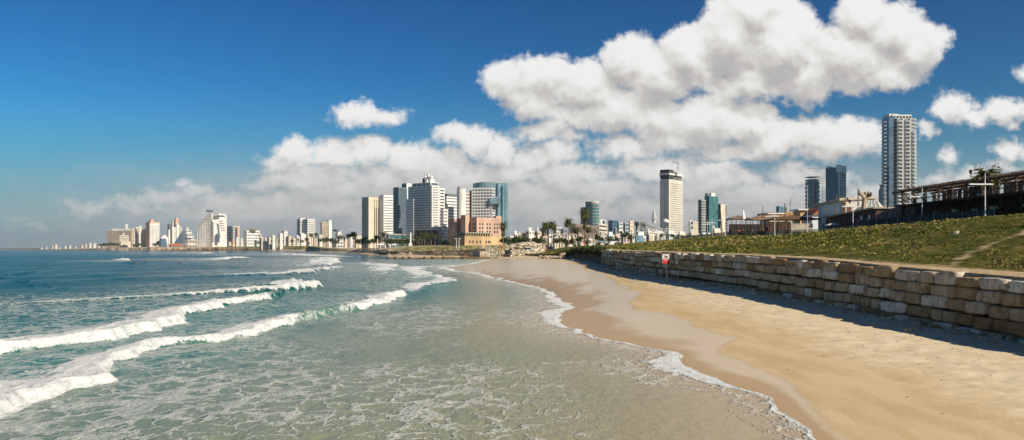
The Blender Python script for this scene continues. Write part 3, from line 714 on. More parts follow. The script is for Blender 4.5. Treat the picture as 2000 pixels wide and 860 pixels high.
tag(rock_cluster('rock_pile', pts), 'steep heap of pale broken boulders closing the far end of the beach', 'rocks', None, 'stuff')
# earth behind the boulders so that the heap is solid
pm = MB()
for px0, px1, tp in ((996, 1012, 480), (1012, 1030, 477), (1030, 1048, 475.5), (1048, 1066, 480)):
    a, b_, c_, d_ = P(px0, 501, 412), P(px1, 501, 412), P(px1, tp, 480), P(px0, tp, 480)
    pm.add([a, b_, c_, d_, a+Vector((0, 70, 0)), b_+Vector((0, 70, 0))], [(0, 1, 2, 3), (0, 4, 3), (1, 2, 5), (4, 5, 2, 3)][:1]+[(3, 2, 5, 4)])
tag(pm.build('earth_slope', mat('earth', (0.30, 0.22, 0.14), 0.95, .2, .3)), kind='structure')
pts = []
for k in range(70):
    px = rg.uniform(1052, 1096); D = DG(np.interp(px, [1052, 1096], [503, 505.5]), 2.2)+rg.uniform(-6, 8); q_ = P(px, 0, D)
    pts.append((q_.x, D, 2.1+rg.uniform(0, .5), rg.uniform(.25, .65)))
tag(rock_cluster('beach_rubble', pts, seed=5), 'low line of pale boulders where the sand meets the far green slope', 'rocks', None, 'stuff')
# rubble along the foot of the near wall
pts = []
for k in range(520):
    y = rg.uniform(20, 155)**1.0; x = float(Xw(y))-abs(rg.gauss(0, .7))-0.15; s_ = rg.choice([.04, .06, .08, .1, .14, .2])*rg.uniform(.7, 1.3)
    pts.append((x, y, float(beach_z(np.array(x), np.array(y)))+s_*.2, s_))
tag(rock_cluster('wall_foot_rubble', pts, seed=9), 'small broken stones strewn in the shade along the foot of the block wall', 'rubble', None, 'stuff')
def lone_rock(px, py, z0, size, label, seed):
    D = DG(py, z0); x = XP(px, D); zz = float(beach_z(np.array(x), np.array(D)))
    D = DG(py, zz); x = XP(px, D); zz = float(beach_z(np.array(x), np.array(D)))
    o = rock_cluster('rock', [(0, 0, 0, size)], seed=seed); o.location = (x, D, zz+size*.25); tag(o, label, 'rock')
lone_rock(1774, 653, .8, .20, 'pale yellow rock alone on the sand just outside the shadow of the wall, right side', 3)
lone_rock(1650, 612, 1.0, .10, 'small grey stone on the dry sand in front of the block wall', 4)
lone_rock(1214, 543, 1.6, .22, 'whitish stone on the dry sand left of the leaning warning sign', 5)
lone_rock(1505, 783, .1, .06, 'small dark pebble at the very edge of the nearest wash', 6)
lone_rock(1162, 659, .05, .08, 'small dark stone where the edge of the wash makes a kink', 7)
lone_rock(1120, 509, 2.0, .5, 'pale boulder on the sand left of the distant warning sign', 8)
# pale boulder on the bank
z_ = bank_z(38.5, 72); o = rock_cluster('rock', [(0, 0, 0, .28)], seed=12)
D = 72; o.location = (XP(1866, D), D, bank_z(XP(1866, D), D)+.12); tag(o, 'single white rock lying in the greenery high on the bank', 'rock')
o = rock_cluster('rock', [(0, 0, 0, 1.1)], seed=14); q_ = P(1098, 497, 262); o.location = (q_.x, q_.y, 3.2); tag(o, 'large pale outcrop sticking out of the overhung earth face', 'rock')
# seaweed and driftwood bits on the dry sand
n = 800; V = []; Fq = []
for k in range(n):
    y = float(rg.choice([rg.uniform(14, 60), rg.uniform(20, 110)])); t_ = 1-abs(rg.gauss(0, .28)); a0 = float(Xwet(y)); x = a0+(float(Xw(y))-a0)*min(max(t_, .05), .97)
    if fbm(np.array([x*.6]), np.array([y*.35]), 3, 200)[0] < 0.5 and rg.random() < .8: continue
    zz = float(beach_z(np.array(x), np.array(y)))+.012; a = rg.uniform(0, 3.14); L = rg.uniform(.02, .06)*(1+y/70); w_ = L*rg.uniform(.2, .6)
    i = len(V); c_, s_ = math.cos(a), math.sin(a)
    V += [(x-c_*L, y-s_*L, zz), (x+s_*w_, y-c_*w_, zz+.01), (x+c_*L, y+s_*L, zz+.004), (x-s_*w_, y+c_*w_, zz+.022)]; Fq.append((i, i+1, i+2, i+3))
o = faces_mesh('seaweed_litter', np.array(V), np.array(Fq), mat('dry_seaweed', (0.10, 0.07, 0.035), .95, .3, 3)); tag(o, 'dark bits of dry seaweed scattered over the sand', 'seaweed', None, 'stuff')

# ------------------------------------------------------------------ groyne with posts, and its concrete block
gm_ = mat('groyne_stone', (0.36, 0.22, 0.09), .9, .35, .5, streak=.4); gd = mat('groyne_dark', (0.07, 0.05, 0.03), .9, .3, .8)
g_ = empty('groyne', 'low brown sea wall running out across the water at the far end of the beach', 'groyne', P(860, 506, 425))
b_ = MB(g_.location)
for i in range(20):
    a = 757+i*10; q0, q1 = P(a, 507, 436-0.06*(a-757)), P(a+9.9, 507, 436-0.06*(a+10-757))
    h_ = np.interp(a, [757, 800, 860, 957], [.35, .55, .95, 1.2])*(1+.15*math.sin(i*2.3)); b_.prism([(q0.x, q0.y-1), (q1.x, q1.y-1), (q1.x, q1.y+1.2), (q0.x, q0.y+1.2)], -.5, h_)
b_.build('wall', gm_, g_)
for px in (758, 772, 787, 800, 829, 844, 866, 903):
    b_ = MB(g_.location); q0 = P(px, 507, 434-0.06*(px-757)); b_.prism([(q0.x-.6, q0.y-1.7), (q0.x+.6, q0.y-1.7), (q0.x+.6, q0.y-.9), (q0.x-.6, q0.y-.9)], -.4, 1.45*np.interp(px, [757, 903], [.75, 1])); b_.build('buttress', gd, g_)
q0 = P(930, 503, 428); q1 = P(957, 503, 428)
blk = empty('concrete_block', 'square weathered concrete block on the sand at the shore end of the brown sea wall', 'block', q0)
b_ = MB(q0); b_.prism([(q0.x-1.6, q0.y+3), (q0.x+2, q0.y-2), (q1.x, q1.y), (q1.x-2.5, q1.y+5)], .3, ZP(491, 428)); b_.build('body', mat('old_concrete', (0.46, 0.37, 0.28), .9, .25, .4, streak=.3), blk)
for px in (951, 955):
    b_ = MB(q0); a = P(px, 491, 430); b_.tube(a, a+Vector((0, 0, 3.2)), .13, .1, 6); b_.build('post', mat('white_paint', (0.75, 0.75, 0.73), .5, .08), blk)
# ------------------------------------------------------------------ buildings
def glass(name, col, rough=0.12, spec=0.6, var=.3, scale=.25):
    if name in MATS: return MATS[name]
    m, t, b = new_mat(name); p = t.pos()
    vn_ = t.n.new('ShaderNodeTexVoronoi'); t.put(vn_.inputs['Vector'], t.vm('MULTIPLY', p, (1, 1, 1.15))); vn_.inputs['Scale'].default_value = scale
    f = t.math('MULTIPLY_ADD', t.sep(vn_.outputs['Color'])[0], 2*var, 1-var)
    t.put(b.inputs['Base Color'], t.scale(col, f)); b.inputs['Roughness'].default_value = rough; b.inputs['Specular IOR Level'].default_value = spec
    MATS[name] = m; return m
W_WHITE = mat('white_render', (0.72, 0.70, 0.66), .7, .08, .05, streak=.12)
W_CREAM = mat('cream_render', (0.66, 0.58, 0.46), .8, .1, .05, streak=.15)
W_BEIGE = mat('beige_concrete', (0.52, 0.44, 0.34), .85, .12, .05, streak=.2)
W_GREY = mat('grey_concrete', (0.36, 0.35, 0.34), .85, .12, .05, streak=.2)
W_DARK = mat('dark_cladding', (0.14, 0.15, 0.17), .5, .12, .05)
W_PINK = mat('pink_sandstone', (0.56, 0.38, 0.29), .85, .12, .05, streak=.15)
W_SAND = mat('yellow_sandstone', (0.56, 0.39, 0.22), .85, .15, .1, streak=.2)
W_SALMON = mat('salmon_render', (0.62, 0.40, 0.29), .8, .1, .05)
W_BROWN = mat('brown_render', (0.25, 0.19, 0.15), .85, .15, .1, streak=.2)
W_TILE = mat('red_roof_tiles', (0.36, 0.13, 0.07), .8, .2, .3)
W_WARM = mat('warm_grey_concrete', (0.48, 0.46, 0.43), .85, .1, .05)
W_TB = mat('pale_beige_render', (0.66, 0.59, 0.49), .8, .08, .05, streak=.12)
W_ROOF = mat('roof_gravel', (0.40, 0.38, 0.35), .95, .15, .2)
G_DARK = glass('dark_window_glass', (0.035, 0.045, 0.055))
G_BLUE = glass('blue_glass', (0.02, 0.075, 0.15), .06, .8, .35, .2)
G_AQUA = glass('aqua_glass', (0.14, 0.235, 0.28), .06, .9, .2, .15)
G_TEAL = glass('teal_glass', (0.06, 0.165, 0.18), .08, .8, .3, .2)
G_STEEL = glass('steel_blue_glass', (0.09, 0.13, 0.18), .1, .8, .25, .2)
G_GREY = glass('grey_glass', (0.20, 0.22, 0.24), .15, .6, .25, .2)
G_HOUSE = mat('dull_windows', (0.17, 0.165, 0.16), .5, .3, .3)
G_PALE = glass('pale_window_glass', (0.27, 0.30, 0.33), .2, .6, .2, .2)
METAL = mat('grey_metal', (0.28, 0.28, 0.29), .5, .1, 1, metal=.4)
WHITEM = mat('white_metal', (0.74, 0.74, 0.72), .45, .06, 1)

def offset_poly(poly, d):
    n = len(poly); out = []
    for i in range(n):
        p0, p1, p2 = poly[i-1], poly[i], poly[(i+1) % n]
        def nrm(a, b):
            dx, dy = b[0]-a[0], b[1]-a[1]; l = math.hypot(dx, dy)+1e-9; return -dy/l, dx/l
        a = nrm(p0, p1); b = nrm(p1, p2); k = 1+a[0]*b[0]+a[1]*b[1]; k = max(k, 0.2)
        out.append((p1[0]+(a[0]+b[0])*d/k, p1[1]+(a[1]+b[1])*d/k))
    return out
def rect2(xl, xm, xr, D, ang=42, back=None):
    "rectangular plan seen at photo columns xl | xm | xr, near corner D away"
    a = R(ang); X0 = XP(xm, D); kl = (xl-CX)/F; kr = (xr-CX)/F
    w1 = (X0-kl*D)/(math.cos(a)+kl*math.sin(a)) if xl < xm else None
    w2 = (kr*D-X0)/(math.sin(a)-kr*math.cos(a)) if xr > xm else None
    if w1 is None: w1 = back or w2
    if w2 is None: w2 = back or w1
    M_ = (X0, D); Rr = (X0+w2*math.sin(a), D+w2*math.cos(a)); Ll = (X0-w1*math.cos(a), D+w1*math.sin(a))
    B_ = (Rr[0]+Ll[0]-X0, Rr[1]+Ll[1]-D)
    return [M_, Rr, B_, Ll]
def curved(xl, xr, D, depth=None, n=20, sq=2.6, ang=0):
    x0, x1 = XP(xl, D), XP(xr, D); rx = (x1-x0)/2; ry = (depth or 2*rx)/2; cx = (x0+x1)/2; cy = D+ry; out = []
    for i in range(n):
        t_ = 2*math.pi*i/n; c, s = math.cos(t_), math.sin(t_)
        out.append((cx+rx*math.copysign(abs(c)**(2/sq), c), cy+ry*math.copysign(abs(s)**(2/sq), s)))
    return out
def edge_box(mb, poly, e, t0, t1, z0, z1, out=0.06, inn=0.3):
    a = poly[e]; b = poly[(e+1) % len(poly)]; dx, dy = b[0]-a[0], b[1]-a[1]; l = math.hypot(dx, dy); ux, uy = dx/l, dy/l; nx, ny = uy, -ux
    A_ = (a[0]+dx*t0, a[1]+dy*t0); B_ = (a[0]+dx*t1, a[1]+dy*t1)
    mb.prism([(A_[0]+nx*out, A_[1]+ny*out), (B_[0]+nx*out, B_[1]+ny*out), (B_[0]-nx*inn, B_[1]-ny*inn), (A_[0]-nx*inn, A_[1]-ny*inn)], z0, z1)
def block(parent, poly, z0, z1, floors, wall, gl, sp=0.5, inset=0.45, fins=None, fw=0.4, blank=(), top=1.2, zstart=0.0, maxparts=60, edges=None, org=None, roof=True, corner=0.8):
    "storeys: bands of wall and recessed windows; each storey's windows are one part"
    org = org or parent.location
    H = z1-top-z0; fh = H/floors; wb = MB(org); inn = offset_poly(poly, inset)
    for i in range(floors):
        a = z0+i*fh; wb.prism(poly, a, a+fh*sp)
        g_ = MB(org); g_.prism(inn, a+fh*sp-.02, a+fh+.02); g_.build('window_band', gl, parent)
    wb.prism(poly, z1-top, z1)
    n = len(poly)
    if fins:
        for e in (edges if edges is not None else range(n)):
            l = math.hypot(poly[(e+1) % n][0]-poly[e][0], poly[(e+1) % n][1]-poly[e][1]); k = max(1, round(l/fins))
            for j in range(k+1):
                c = j/k; w_ = fw/l/2; edge_box(wb, poly, e, max(0, c-w_), min(1, c+w_), z0, z1-top+.02, -0.03, inset+.1)
    if corner and n <= 6:
        for e in range(n):
            l = math.hypot(poly[(e+1) % n][0]-poly[e][0], poly[(e+1) % n][1]-poly[e][1]); w_ = min(.3, corner/l)
            edge_box(wb, poly, e, 0, w_, z0, z1-top+.02, -0.02, inset+.1); edge_box(wb, poly, e, 1-w_, 1, z0, z1-top+.02, -0.02, inset+.1)
    for (e, t0, t1) in blank: edge_box(wb, poly, e, t0, t1, z0, z1-.03, 0.05, inset+.2)
    wb.build('wall', wall, parent)
    if roof:
        rb = MB(org); rb.prism(offset_poly(poly, .5), z1-.3, z1+.15); rb.build('roof', W_ROOF, parent)
def bld(name, label, px, D, cat='building', group=None):
    return empty(name, label, cat, (XP(px, D), D, 5.0), 0, group)
def box_part(parent, nm, m, poly, z0, z1):
    b_ = MB(parent.location); b_.prism(poly, z0, z1); return b_.build(nm, m, parent)
Z0 = 5.0
# --- central hotel group
D = 950; o = bld('hotel_tower', 'cream slab tower with dark vertical window strips, leftmost of the central hotel group', 722, D)
pl = rect2(707, 720, 742, D, 42); zt = ZP(385, D)
block(o, pl, Z0, zt, 24, W_CREAM, G_DARK, .5, .5, fins=3.6, fw=1.6, blank=[(0, 0.0, .45), (3, .6, 1)], top=3)
b_ = MB(o.location)
for t_ in (.52, .68, .84): edge_box(b_, pl, 0, t_, t_+.06, Z0+8, zt-12, .12, .1)
b_.build('window_strip', G_DARK, o)
D = 955; o = bld('hotel_tower', 'white slab tower with thin dark floor lines, second from left in the central group', 755, D)
block(o, rect2(741, 749, 769, D, 42), Z0, ZP(381, D), 20, W_WHITE, G_DARK, .72, .35, blank=[(3, 0, 1)], top=2.5)
D = 850; o = bld('glass_tower', 'dark blue glass tower with a taller slim white flank behind the white banded hotel', 785, D)
block(o, rect2(768, 778, 795, D, 42), Z0, ZP(366, D), 26, W_DARK, G_STEEL, .25, .25, fins=4, fw=.4, top=2)
pl = rect2(785, 794, 804, D+18, 42)
box_part(o, 'tall_core', W_WHITE, pl, Z0, ZP(358, D+18)); b_ = MB(o.location); edge_box(b_, pl, 3, 0.02, .98, Z0, ZP(359, D+18), .3, .1); b_.build('dark_glazing', G_STEEL, o)
D = 800; o = bld('banded_hotel', 'big white hotel with grey window bands and a stepped crown, centre of the skyline', 830, D)
block(o, rect2(797, 843, 858, D, 42), ZP(449, D), ZP(362, D), 17, W_WHITE, G_PALE, .58, .5, top=1.5, corner=1.6, blank=[(3, .985, 1.0)])
block(o, rect2(793, 807.6, 808.6, D-1, 42), Z0, ZP(389, D), 18, W_WHITE, G_PALE, .55, .5, top=1.5, corner=1.6)
block(o, rect2(850, 858, 869, D+8, 42), Z0, ZP(366, D), 20, W_WHITE, G_DARK, .6, .5, top=2, corner=1.2)
block(o, rect2(857, 866, 875, D+6, 42), Z0, ZP(408, D), 12, W_WHITE, G_DARK, .66, .5, top=2, corner=1)
pl = rect2(800, 842, 857, D+2, 42)
block(o, offset_poly(pl, 1.0), Z0, ZP(449, D), 2, W_GREY, G_DARK, .18, 1.5, fins=7, fw=1.4, top=1.0, roof=False)
pl = rect2(805, 841, 857, D+6, 42); box_part(o, 'crown_glazing', G_STEEL, offset_poly(pl, .8), ZP(362, D), ZP(356.5, D)); box_part(o, 'crown_slab', W_WHITE, pl, ZP(356.5, D), ZP(355, D))
b_ = MB(o.location)
for t_ in (0, .24, .5, .75, .97): edge_box(b_, pl, 3, t_, min(1, t_+.03), ZP(362.3, D), ZP(356, D), .1, 1)
b_.build('crown_pier', W_WHITE, o)
q_ = rect2(826, 834, 849, D+12, 42); box_part(o, 'plant_room', W_WHITE, q_, ZP(355.5, D), ZP(348, D)); q_ = rect2(832, 838, 846, D+14, 42); box_part(o, 'plant_room', W_WHITE, q_, ZP(348, D), ZP(343.5, D))
q_ = rect2(825, 830, 834, D+11, 42); box_part(o, 'dark_louvre', W_DARK, q_, ZP(355.4, D), ZP(346.5, D))
for px, py, r_ in ((837, 342.6, 1.6), (843, 346.5, 2.0), (831, 345.5, 1.3)):
    b_ = MB(o.location); c = P(px, py, D+12); b_.dome((c.x, c.y, c.z-r_*.6), r_, r_, r_*1.6); b_.build('roof_dome', W_WHITE, o, True)
b_ = MB(o.location); c = P(819, 356, D+10); b_.tube(c, c+Vector((0, 0, 5)), .2, .12, 5); b_.build('mast', METAL, o)
D = 880; o = bld('office_block', 'white banded block with a dark flat top behind the pink hotel', 885, D)
block(o, rect2(866, 872, 896, D, 42), Z0, ZP(384, D), 17, W_WHITE, G_GREY, .62, .5, top=1.5); box_part(o, 'dark_attic', W_DARK, rect2(867, 873, 893, D+1, 42), ZP(384, D), ZP(378.5, D))
block(o, rect2(903, 908, 919, D-14, 42), Z0, ZP(378, D), 17, W_CREAM, G_GREY, .6, .5, top=1.5)
o = bld('round_stair_tower', 'plain white cylindrical tower behind the pink hotel', 900, 858, 'tower')
box_part(o, 'shaft', W_WHITE, curved(892, 909, 858, sq=2, n=28), Z0, ZP(369, 858)); box_part(o, 'cap', W_GREY, curved(893.5, 903, 861, sq=2), ZP(369, 858), ZP(364.5, 858))
# --- aqua tower
D = 720; o = bld('aqua_glass_tower', 'curved aqua glass office tower with a white banded block set into its left side', 955, D)
pl = curved(921.5, 992.5, D+14, 40, 44, 2.7)
block(o, pl, Z0, ZP(357, D+14), 26, G_AQUA, G_AQUA, .12, .12, fins=None, top=5, corner=0)
b_ = MB(o.location)
for (a, tA, tB) in ((972, 358, 382), (972, 400, 470), (986, 358, 470), (929, 357, 363)):
    q_ = P(a, 400, D+13.5); b_.box(q_.x-.35, q_.x+.35, q_.y-.3, q_.y+2, ZP(tB, D+14), ZP(tA, D+14))
b_.build('mullion', G_STEEL, o)
box_part(o, 'roof_plant', W_GREY, curved(935, 982, D+22, 20), ZP(357, D+14), ZP(354, D+14))
block(o, rect2(921, 961, 967, D-2, 12), Z0, ZP(367, D), 20, W_WHITE, G_STEEL, .5, .5, fins=2.6, fw=.5, top=1.5, edges=(3,))
block(o, rect2(917, 921, 926, D+26, 42), Z0, ZP(372, D+26), 22, W_GREY, G_DARK, .4, .4, top=1.5)
b_ = MB(o.location); a_ = P(962, 388, D-3); b_.box(P(957, 0, D).x, P(977, 0, D).x, D-4, D+14, ZP(399, D), ZP(387, D)); b_.build('projecting_glass_box', G_AQUA, o)
# --- pink hotel
D = 640; o = bld('pink_hotel', 'low pink stone hotel with square towers and paired dark windows beneath the aqua tower', 930, D)
pb = MB(o.location)
def pz(y): return ZP(y, D)
main = rect2(886, 931, 979, D, 52)
pb.prism(main, Z0, pz(425)); 
pb.prism(rect2(875, 887, 892, D+14, 52), Z0, pz(425.5)); pb.prism(rect2(900, 909, 917, D+4, 52), Z0, pz(419.5)); pb.prism(rect2(964.5, 969, 979.5, D+30, 52), Z0, pz(419)); pb.prism(rect2(968, 972, 985, D+26, 52), Z0, pz(444))
pb.build('wall', W_PINK, o)
for e, ts in ((0, (.10, .21, .40, .51, .70, .81)), (3, (.12, .24, .55, .68, .82, .92))):
    for t_ in ts:
        for yy_ in (438, 445.5, 453):
            b_ = MB(o.location); edge_box(b_, main, e, t_, t_+.055, pz(yy_+2), pz(yy_-2.4), .08, .2); b_.build('window', G_DARK, o)
pr = MB(o.location)
for t_ in np.linspace(.05, .93, 16): edge_box(pr, main, 0, t_, t_+.012, pz(434), pz(427), .25, .1)
pr.build('cornice_rib', W_PINK, o)
# --- sandstone hall
D = 560; o = bld('sandstone_hall', 'yellow sandstone hall with a raised colonnade, on the far shore below the pink hotel', 935, D)
pl = rect2(880, 907.5, 987, D, 52)
def sz(y): return ZP(y, D)
b_ = MB(o.location); b_.prism(pl, Z0-2, sz(461.5)); b_.build('wall', W_SAND, o)
colp = offset_poly(rect2(884, 908.5, 967, D+2, 52), 1.0)
box_part(o, 'glazing', glass('olive_glass', (0.10, 0.12, 0.05), .2, .4), offset_poly(colp, 1.5), sz(461.5), sz(455))
for t_ in np.linspace(0, .97, 12):
    b_ = MB(o.location); edge_box(b_, colp, 0, t_, t_+.022, sz(461.6), sz(454.9), .1, .7); b_.build('column', W_SAND, o)
box_part(o, 'roof', mat('greenish_metal_roof', (0.33, 0.40, 0.36), .5, .1), colp, sz(455), sz(453.8))
for t_ in (.11, .18, .28, .36, .50, .56, .60):
    b_ = MB(o.location); edge_box(b_, pl, 0, t_, t_+.03, sz(475), sz(470), .08, .3); b_.build('window', G_DARK, o)
# --- right of centre
D = 1100; o = bld('rounded_tower', 'grey green tower with a rounded banded front, behind the tall palm', 1155, D)
block(o, curved(1149, 1172.5, D, 30, 24, 2.3), Z0, ZP(395.5, D), 14, W_GREY, G_TEAL, .3, .5, fins=None, top=3, corner=0)
block(o, rect2(1134, 1141, 1150, D+16, 42), Z0, ZP(405, D+16), 16, W_GREY, G_GREY, .4, .4, fins=3, top=2)
block(o, rect2(1143, 1150, 1156, D+10, 42), Z0, ZP(394, D+10), 20, G_STEEL, G_STEEL, .2, .3, top=2, corner=0)
box_part(o, 'roof_slab', W_WHITE, curved(1150, 1172, D+1, 28, 24, 2.3), ZP(395.4, D), ZP(393.5, D))
D = 620; o = bld('long_brown_building', 'long brown grey ribbed building behind the palms right of centre', 1140, D)
block(o, rect2(1112, 1124, 1166, D, 20), Z0, ZP(437, D), 3, W_BROWN, W_BROWN, .3, .5, fins=1.7, fw=.5, top=2.4)
D = 560; o = bld('white_banded_block', 'small cream block with wide dark window lines beside the long brown building', 1180, D)
block(o, rect2(1167, 1170, 1186, D, 20), Z0, ZP(437, D), 6, W_CREAM, G_DARK, .6, .4, top=1)
box_part(o, 'roof_frame', W_WHITE, rect2(1170, 1173, 1183, D+8, 20), ZP(437.2, D), ZP(428, D)); b_ = MB(o.location); edge_box(b_, rect2(1170, 1173, 1183, D+8, 20), 0, .35, .85, ZP(436, D), ZP(429.5, D), .1, .2); b_.build('window', G_DARK, o)
D = 1000; o = bld('white_high_tower', 'tall white striped tower with a grey collar and flat white crown, crane mast on top', 1310, D)
pl = rect2(1289, 1306.5, 1333.5, D, 38); zt = ZP(350, D)
block(o, pl, Z0, zt, 30, W_TB, G_GREY, .74, .35, top=5, blank=[(3, 0, .44), (3, .56, 1.0), (0, 0, .1)], corner=1.5)
inner = offset_poly(pl, 1.2)
box_part(o, 'grey_collar', mat('collar_grey', (0.17, 0.155, 0.14), .8, .3, .15), inner, zt, ZP(341, D)); 
box_part(o, 'crown_slab', W_WHITE, offset_poly(pl, -.8), ZP(341.5, D), ZP(338, D)); box_part(o, 'crown_upper', W_CREAM, rect2(1302, 1307, 1330, D+3, 38), ZP(338, D), ZP(334, D))
pw3 = rect2(1287, 1304, 1307, D-1, 38); box_part(o, 'scaffold_cage', mat('scaffold_net', (0.06, 0.065, 0.07), .8, .3, .3), [pl[0], ((pl[0][0]*2+pl[1][0])/3, (pl[0][1]*2+pl[1][1])/3), ((pl[3][0]*2+pl[2][0])/3, (pl[3][1]*2+pl[2][1])/3), pl[3]], ZP(348, D), ZP(331, D))
b_ = MB(o.location); c = P(1323, 336, D+12); b_.box(c.x-2, c.x+2, c.y-2, c.y+2, ZP(338, D), ZP(332.5, D)); b_.build('plant_room', W_WHITE, o)
cr = empty('tower_crane', 'small tower crane standing on the roof of the tall white striped tower', 'crane', P(1324, 333, D+12))
b_ = MB(cr.location); c = P(1324, 333, D+12); b_.tube(c, c+Vector((0, 0, 11)), .55, .45, 4); b_.build('mast', METAL, cr)
b_ = MB(cr.location); b_.beam(P(1314, 316.5, D+12), P(1327, 319.5, D+12), .7, .9); b_.build('jib', METAL, cr)
D = 700; o = bld('long_grey_building', 'long low grey building with dark horizontal bands at the foot of the tall white tower', 1300, D)
block(o, rect2(1250, 1262, 1347, D, 14), Z0, ZP(434, D), 4, W_GREY, G_GREY, .45, .6, top=2)
b_ = MB(o.location); c = P(1300, 434, D+12); b_.dome((c.x, c.y, c.z-.5), 3.2, 3.2, 3.4, 14, 5); b_.build('white_dome', W_WHITE, o, True)
D = 1400; o = bld('lattice_mast', 'white tapering telecom mast with ring platforms left of the tall white tower', 1277, D, 'mast')
b_ = MB(o.location); c = P(1277.5, 436, D); H_ = ZP(408, D)-c.z
b_.tube(c, c+Vector((0, 0, H_*.6)), 3.2, 2.0, 8); b_.tube(c+Vector((0, 0, H_*.6)), c+Vector((0, 0, H_)), 1.6, .5, 8); b_.build('shaft', W_WHITE, o)
for k, (h_, r_) in enumerate(((.25, 5), (.42, 4.4), (.6, 3.6), (.74, 2.4))):
    b_ = MB(o.location); b_.tube(c+Vector((0, 0, H_*h_)), c+Vector((0, 0, H_*h_+1.8)), r_, r_, 10); b_.build('platform', W_WHITE, o)
D = 520; o = bld('beige_stair_building', 'beige building with a white balcony stair tower right of the tall white tower', 1355, D)
block(o, rect2(1350, 1352, 1364, D, 24), Z0, ZP(432, D), 5, W_BEIGE, W_BEIGE, .8, .2, top=1)
block(o, rect2(1345, 1347, 1352.5, D-6, 24), Z0, ZP(431, D), 6, W_WHITE, G_DARK, .5, 1.2, top=.8, corner=.6)
D = 900; o = bld('teal_glass_tower', 'teal glass tower with a grey gridded wing and a white rooftop box', 1383, D)
block(o, rect2(1376, 1385, 1402.5, D, 42), Z0, ZP(383, D), 20, G_TEAL, G_TEAL, .15, .15, fins=3.2, fw=.3, top=2, corner=.5)
block(o, rect2(1363.5, 1370, 1379, D-8, 42), Z0, ZP(391, D), 18, W_GREY, G_DARK, .42, .4, fins=3, fw=1.1, top=1.5)
box_part(o, 'rooftop_box', W_WHITE, rect2(1386, 1389, 1397, D+3, 42), ZP(383, D), ZP(376.5, D)); box_part(o, 'lift_core', G_STEEL, rect2(1377, 1380, 1384, D+3, 42), ZP(383, D), ZP(377.5, D))
D = 820; o = bld('cream_slab_tower', 'narrow cream slab tower between dark grey sides, right of the teal glass tower', 1411, D)
block(o, rect2(1402, 1407.5, 1420, D, 42), Z0, ZP(398.5, D), 16, W_GREY, G_DARK, .4, .3, blank=[(0, 0, .72)], top=1.5)
box_part(o, 'cream_face', W_CREAM, rect2(1407, 1407.8, 1416.5, D-1, 42), Z0, ZP(399.5, D))
D = 1100; o = bld('unfinished_tower', 'curved grey tower with open concrete floors still being built', 1593, D)
block(o, curved(1580, 1606, D, 24, 22, 2.4), Z0, ZP(350, D), 17, W_GREY, G_STEEL, .28, .8, top=.5, corner=0, fins=None)
b_ = MB(o.location)
for px in np.linspace(1581, 1605, 9): c = P(px, 350, D+4+8*(abs(px-1593)/13)**3); b_.tube(c, (c.x, c.y, ZP(344, D)), .25, .25, 4)
b_.prism(curved(1580.5, 1606, D, 24, 22, 2.4), ZP(345.3, D), ZP(344.6, D)); b_.build('roof_frame', METAL, o)
sc_ = MB(o.location)
for k in range(15):
    c = P(1606.5, 350+k*4.2, D+10); sc_.box(c.x-1.6, c.x+2.2, c.y-1.5, c.y+1.5, c.z-.3, c.z+.25)
sc_.build('hoist', W_BEIGE, o)
D = 1050; o = bld('blue_glass_tower', 'blue glass tower with a white corner strip and a sloping white crown', 1632, D)
pl = rect2(1613, 1638, 1652.5, D, 42); block(o, pl, Z0, ZP(327, D), 27, G_BLUE, G_BLUE, .14, .15, fins=3.2, fw=.3, top=1.2, corner=.4)
b_ = MB(o.location); edge_box(b_, pl, 0, 0.0, .14, Z0, ZP(326, D), .3, .6); b_.build('corner_strip', W_WHITE, o)
b_ = MB(o.location); 
for k in range(27): z_ = Z0+(ZP(336, D)-Z0)*k/27; edge_box(b_, pl, 0, .2, 1.0, z_, z_+1.9, .35, .2)
b_.build('concrete_band', W_GREY, o)
box_part(o, 'crown', W_WHITE, rect2(1633, 1637.2, 1653.4, D-4, 42), ZP(336, D), ZP(322.5, D)); box_part(o, 'roof_plant', W_WHITE, rect2(1614, 1620, 1636, D+8, 42), ZP(327, D), ZP(324, D))
b_ = MB(o.location); pc = rect2(1633, 1637.2, 1653.4, D-4, 42); edge_box(b_, pc, 0, .42, .62, ZP(330, D), ZP(327.5, D), .15, .1); b_.build('dark_panel', G_DARK, o)
D = 1150; cr = empty('tower_crane', 'tower crane with long level jib between the unfinished tower and the blue glass tower', 'crane', P(1613, 400, D))
b_ = MB(cr.location); a_ = P(1613.5, 420, D); b_.tube(a_, P(1613.5, 328, D), .7, .7, 4); b_.build('mast', METAL, cr)
b_ = MB(cr.location); b_.beam(P(1577, 329, D), P(1617, 329, D), .7, .9); b_.beam(P(1598, 328.6, D), P(1613.5, 325, D), .25); b_.build('jib', METAL, cr)
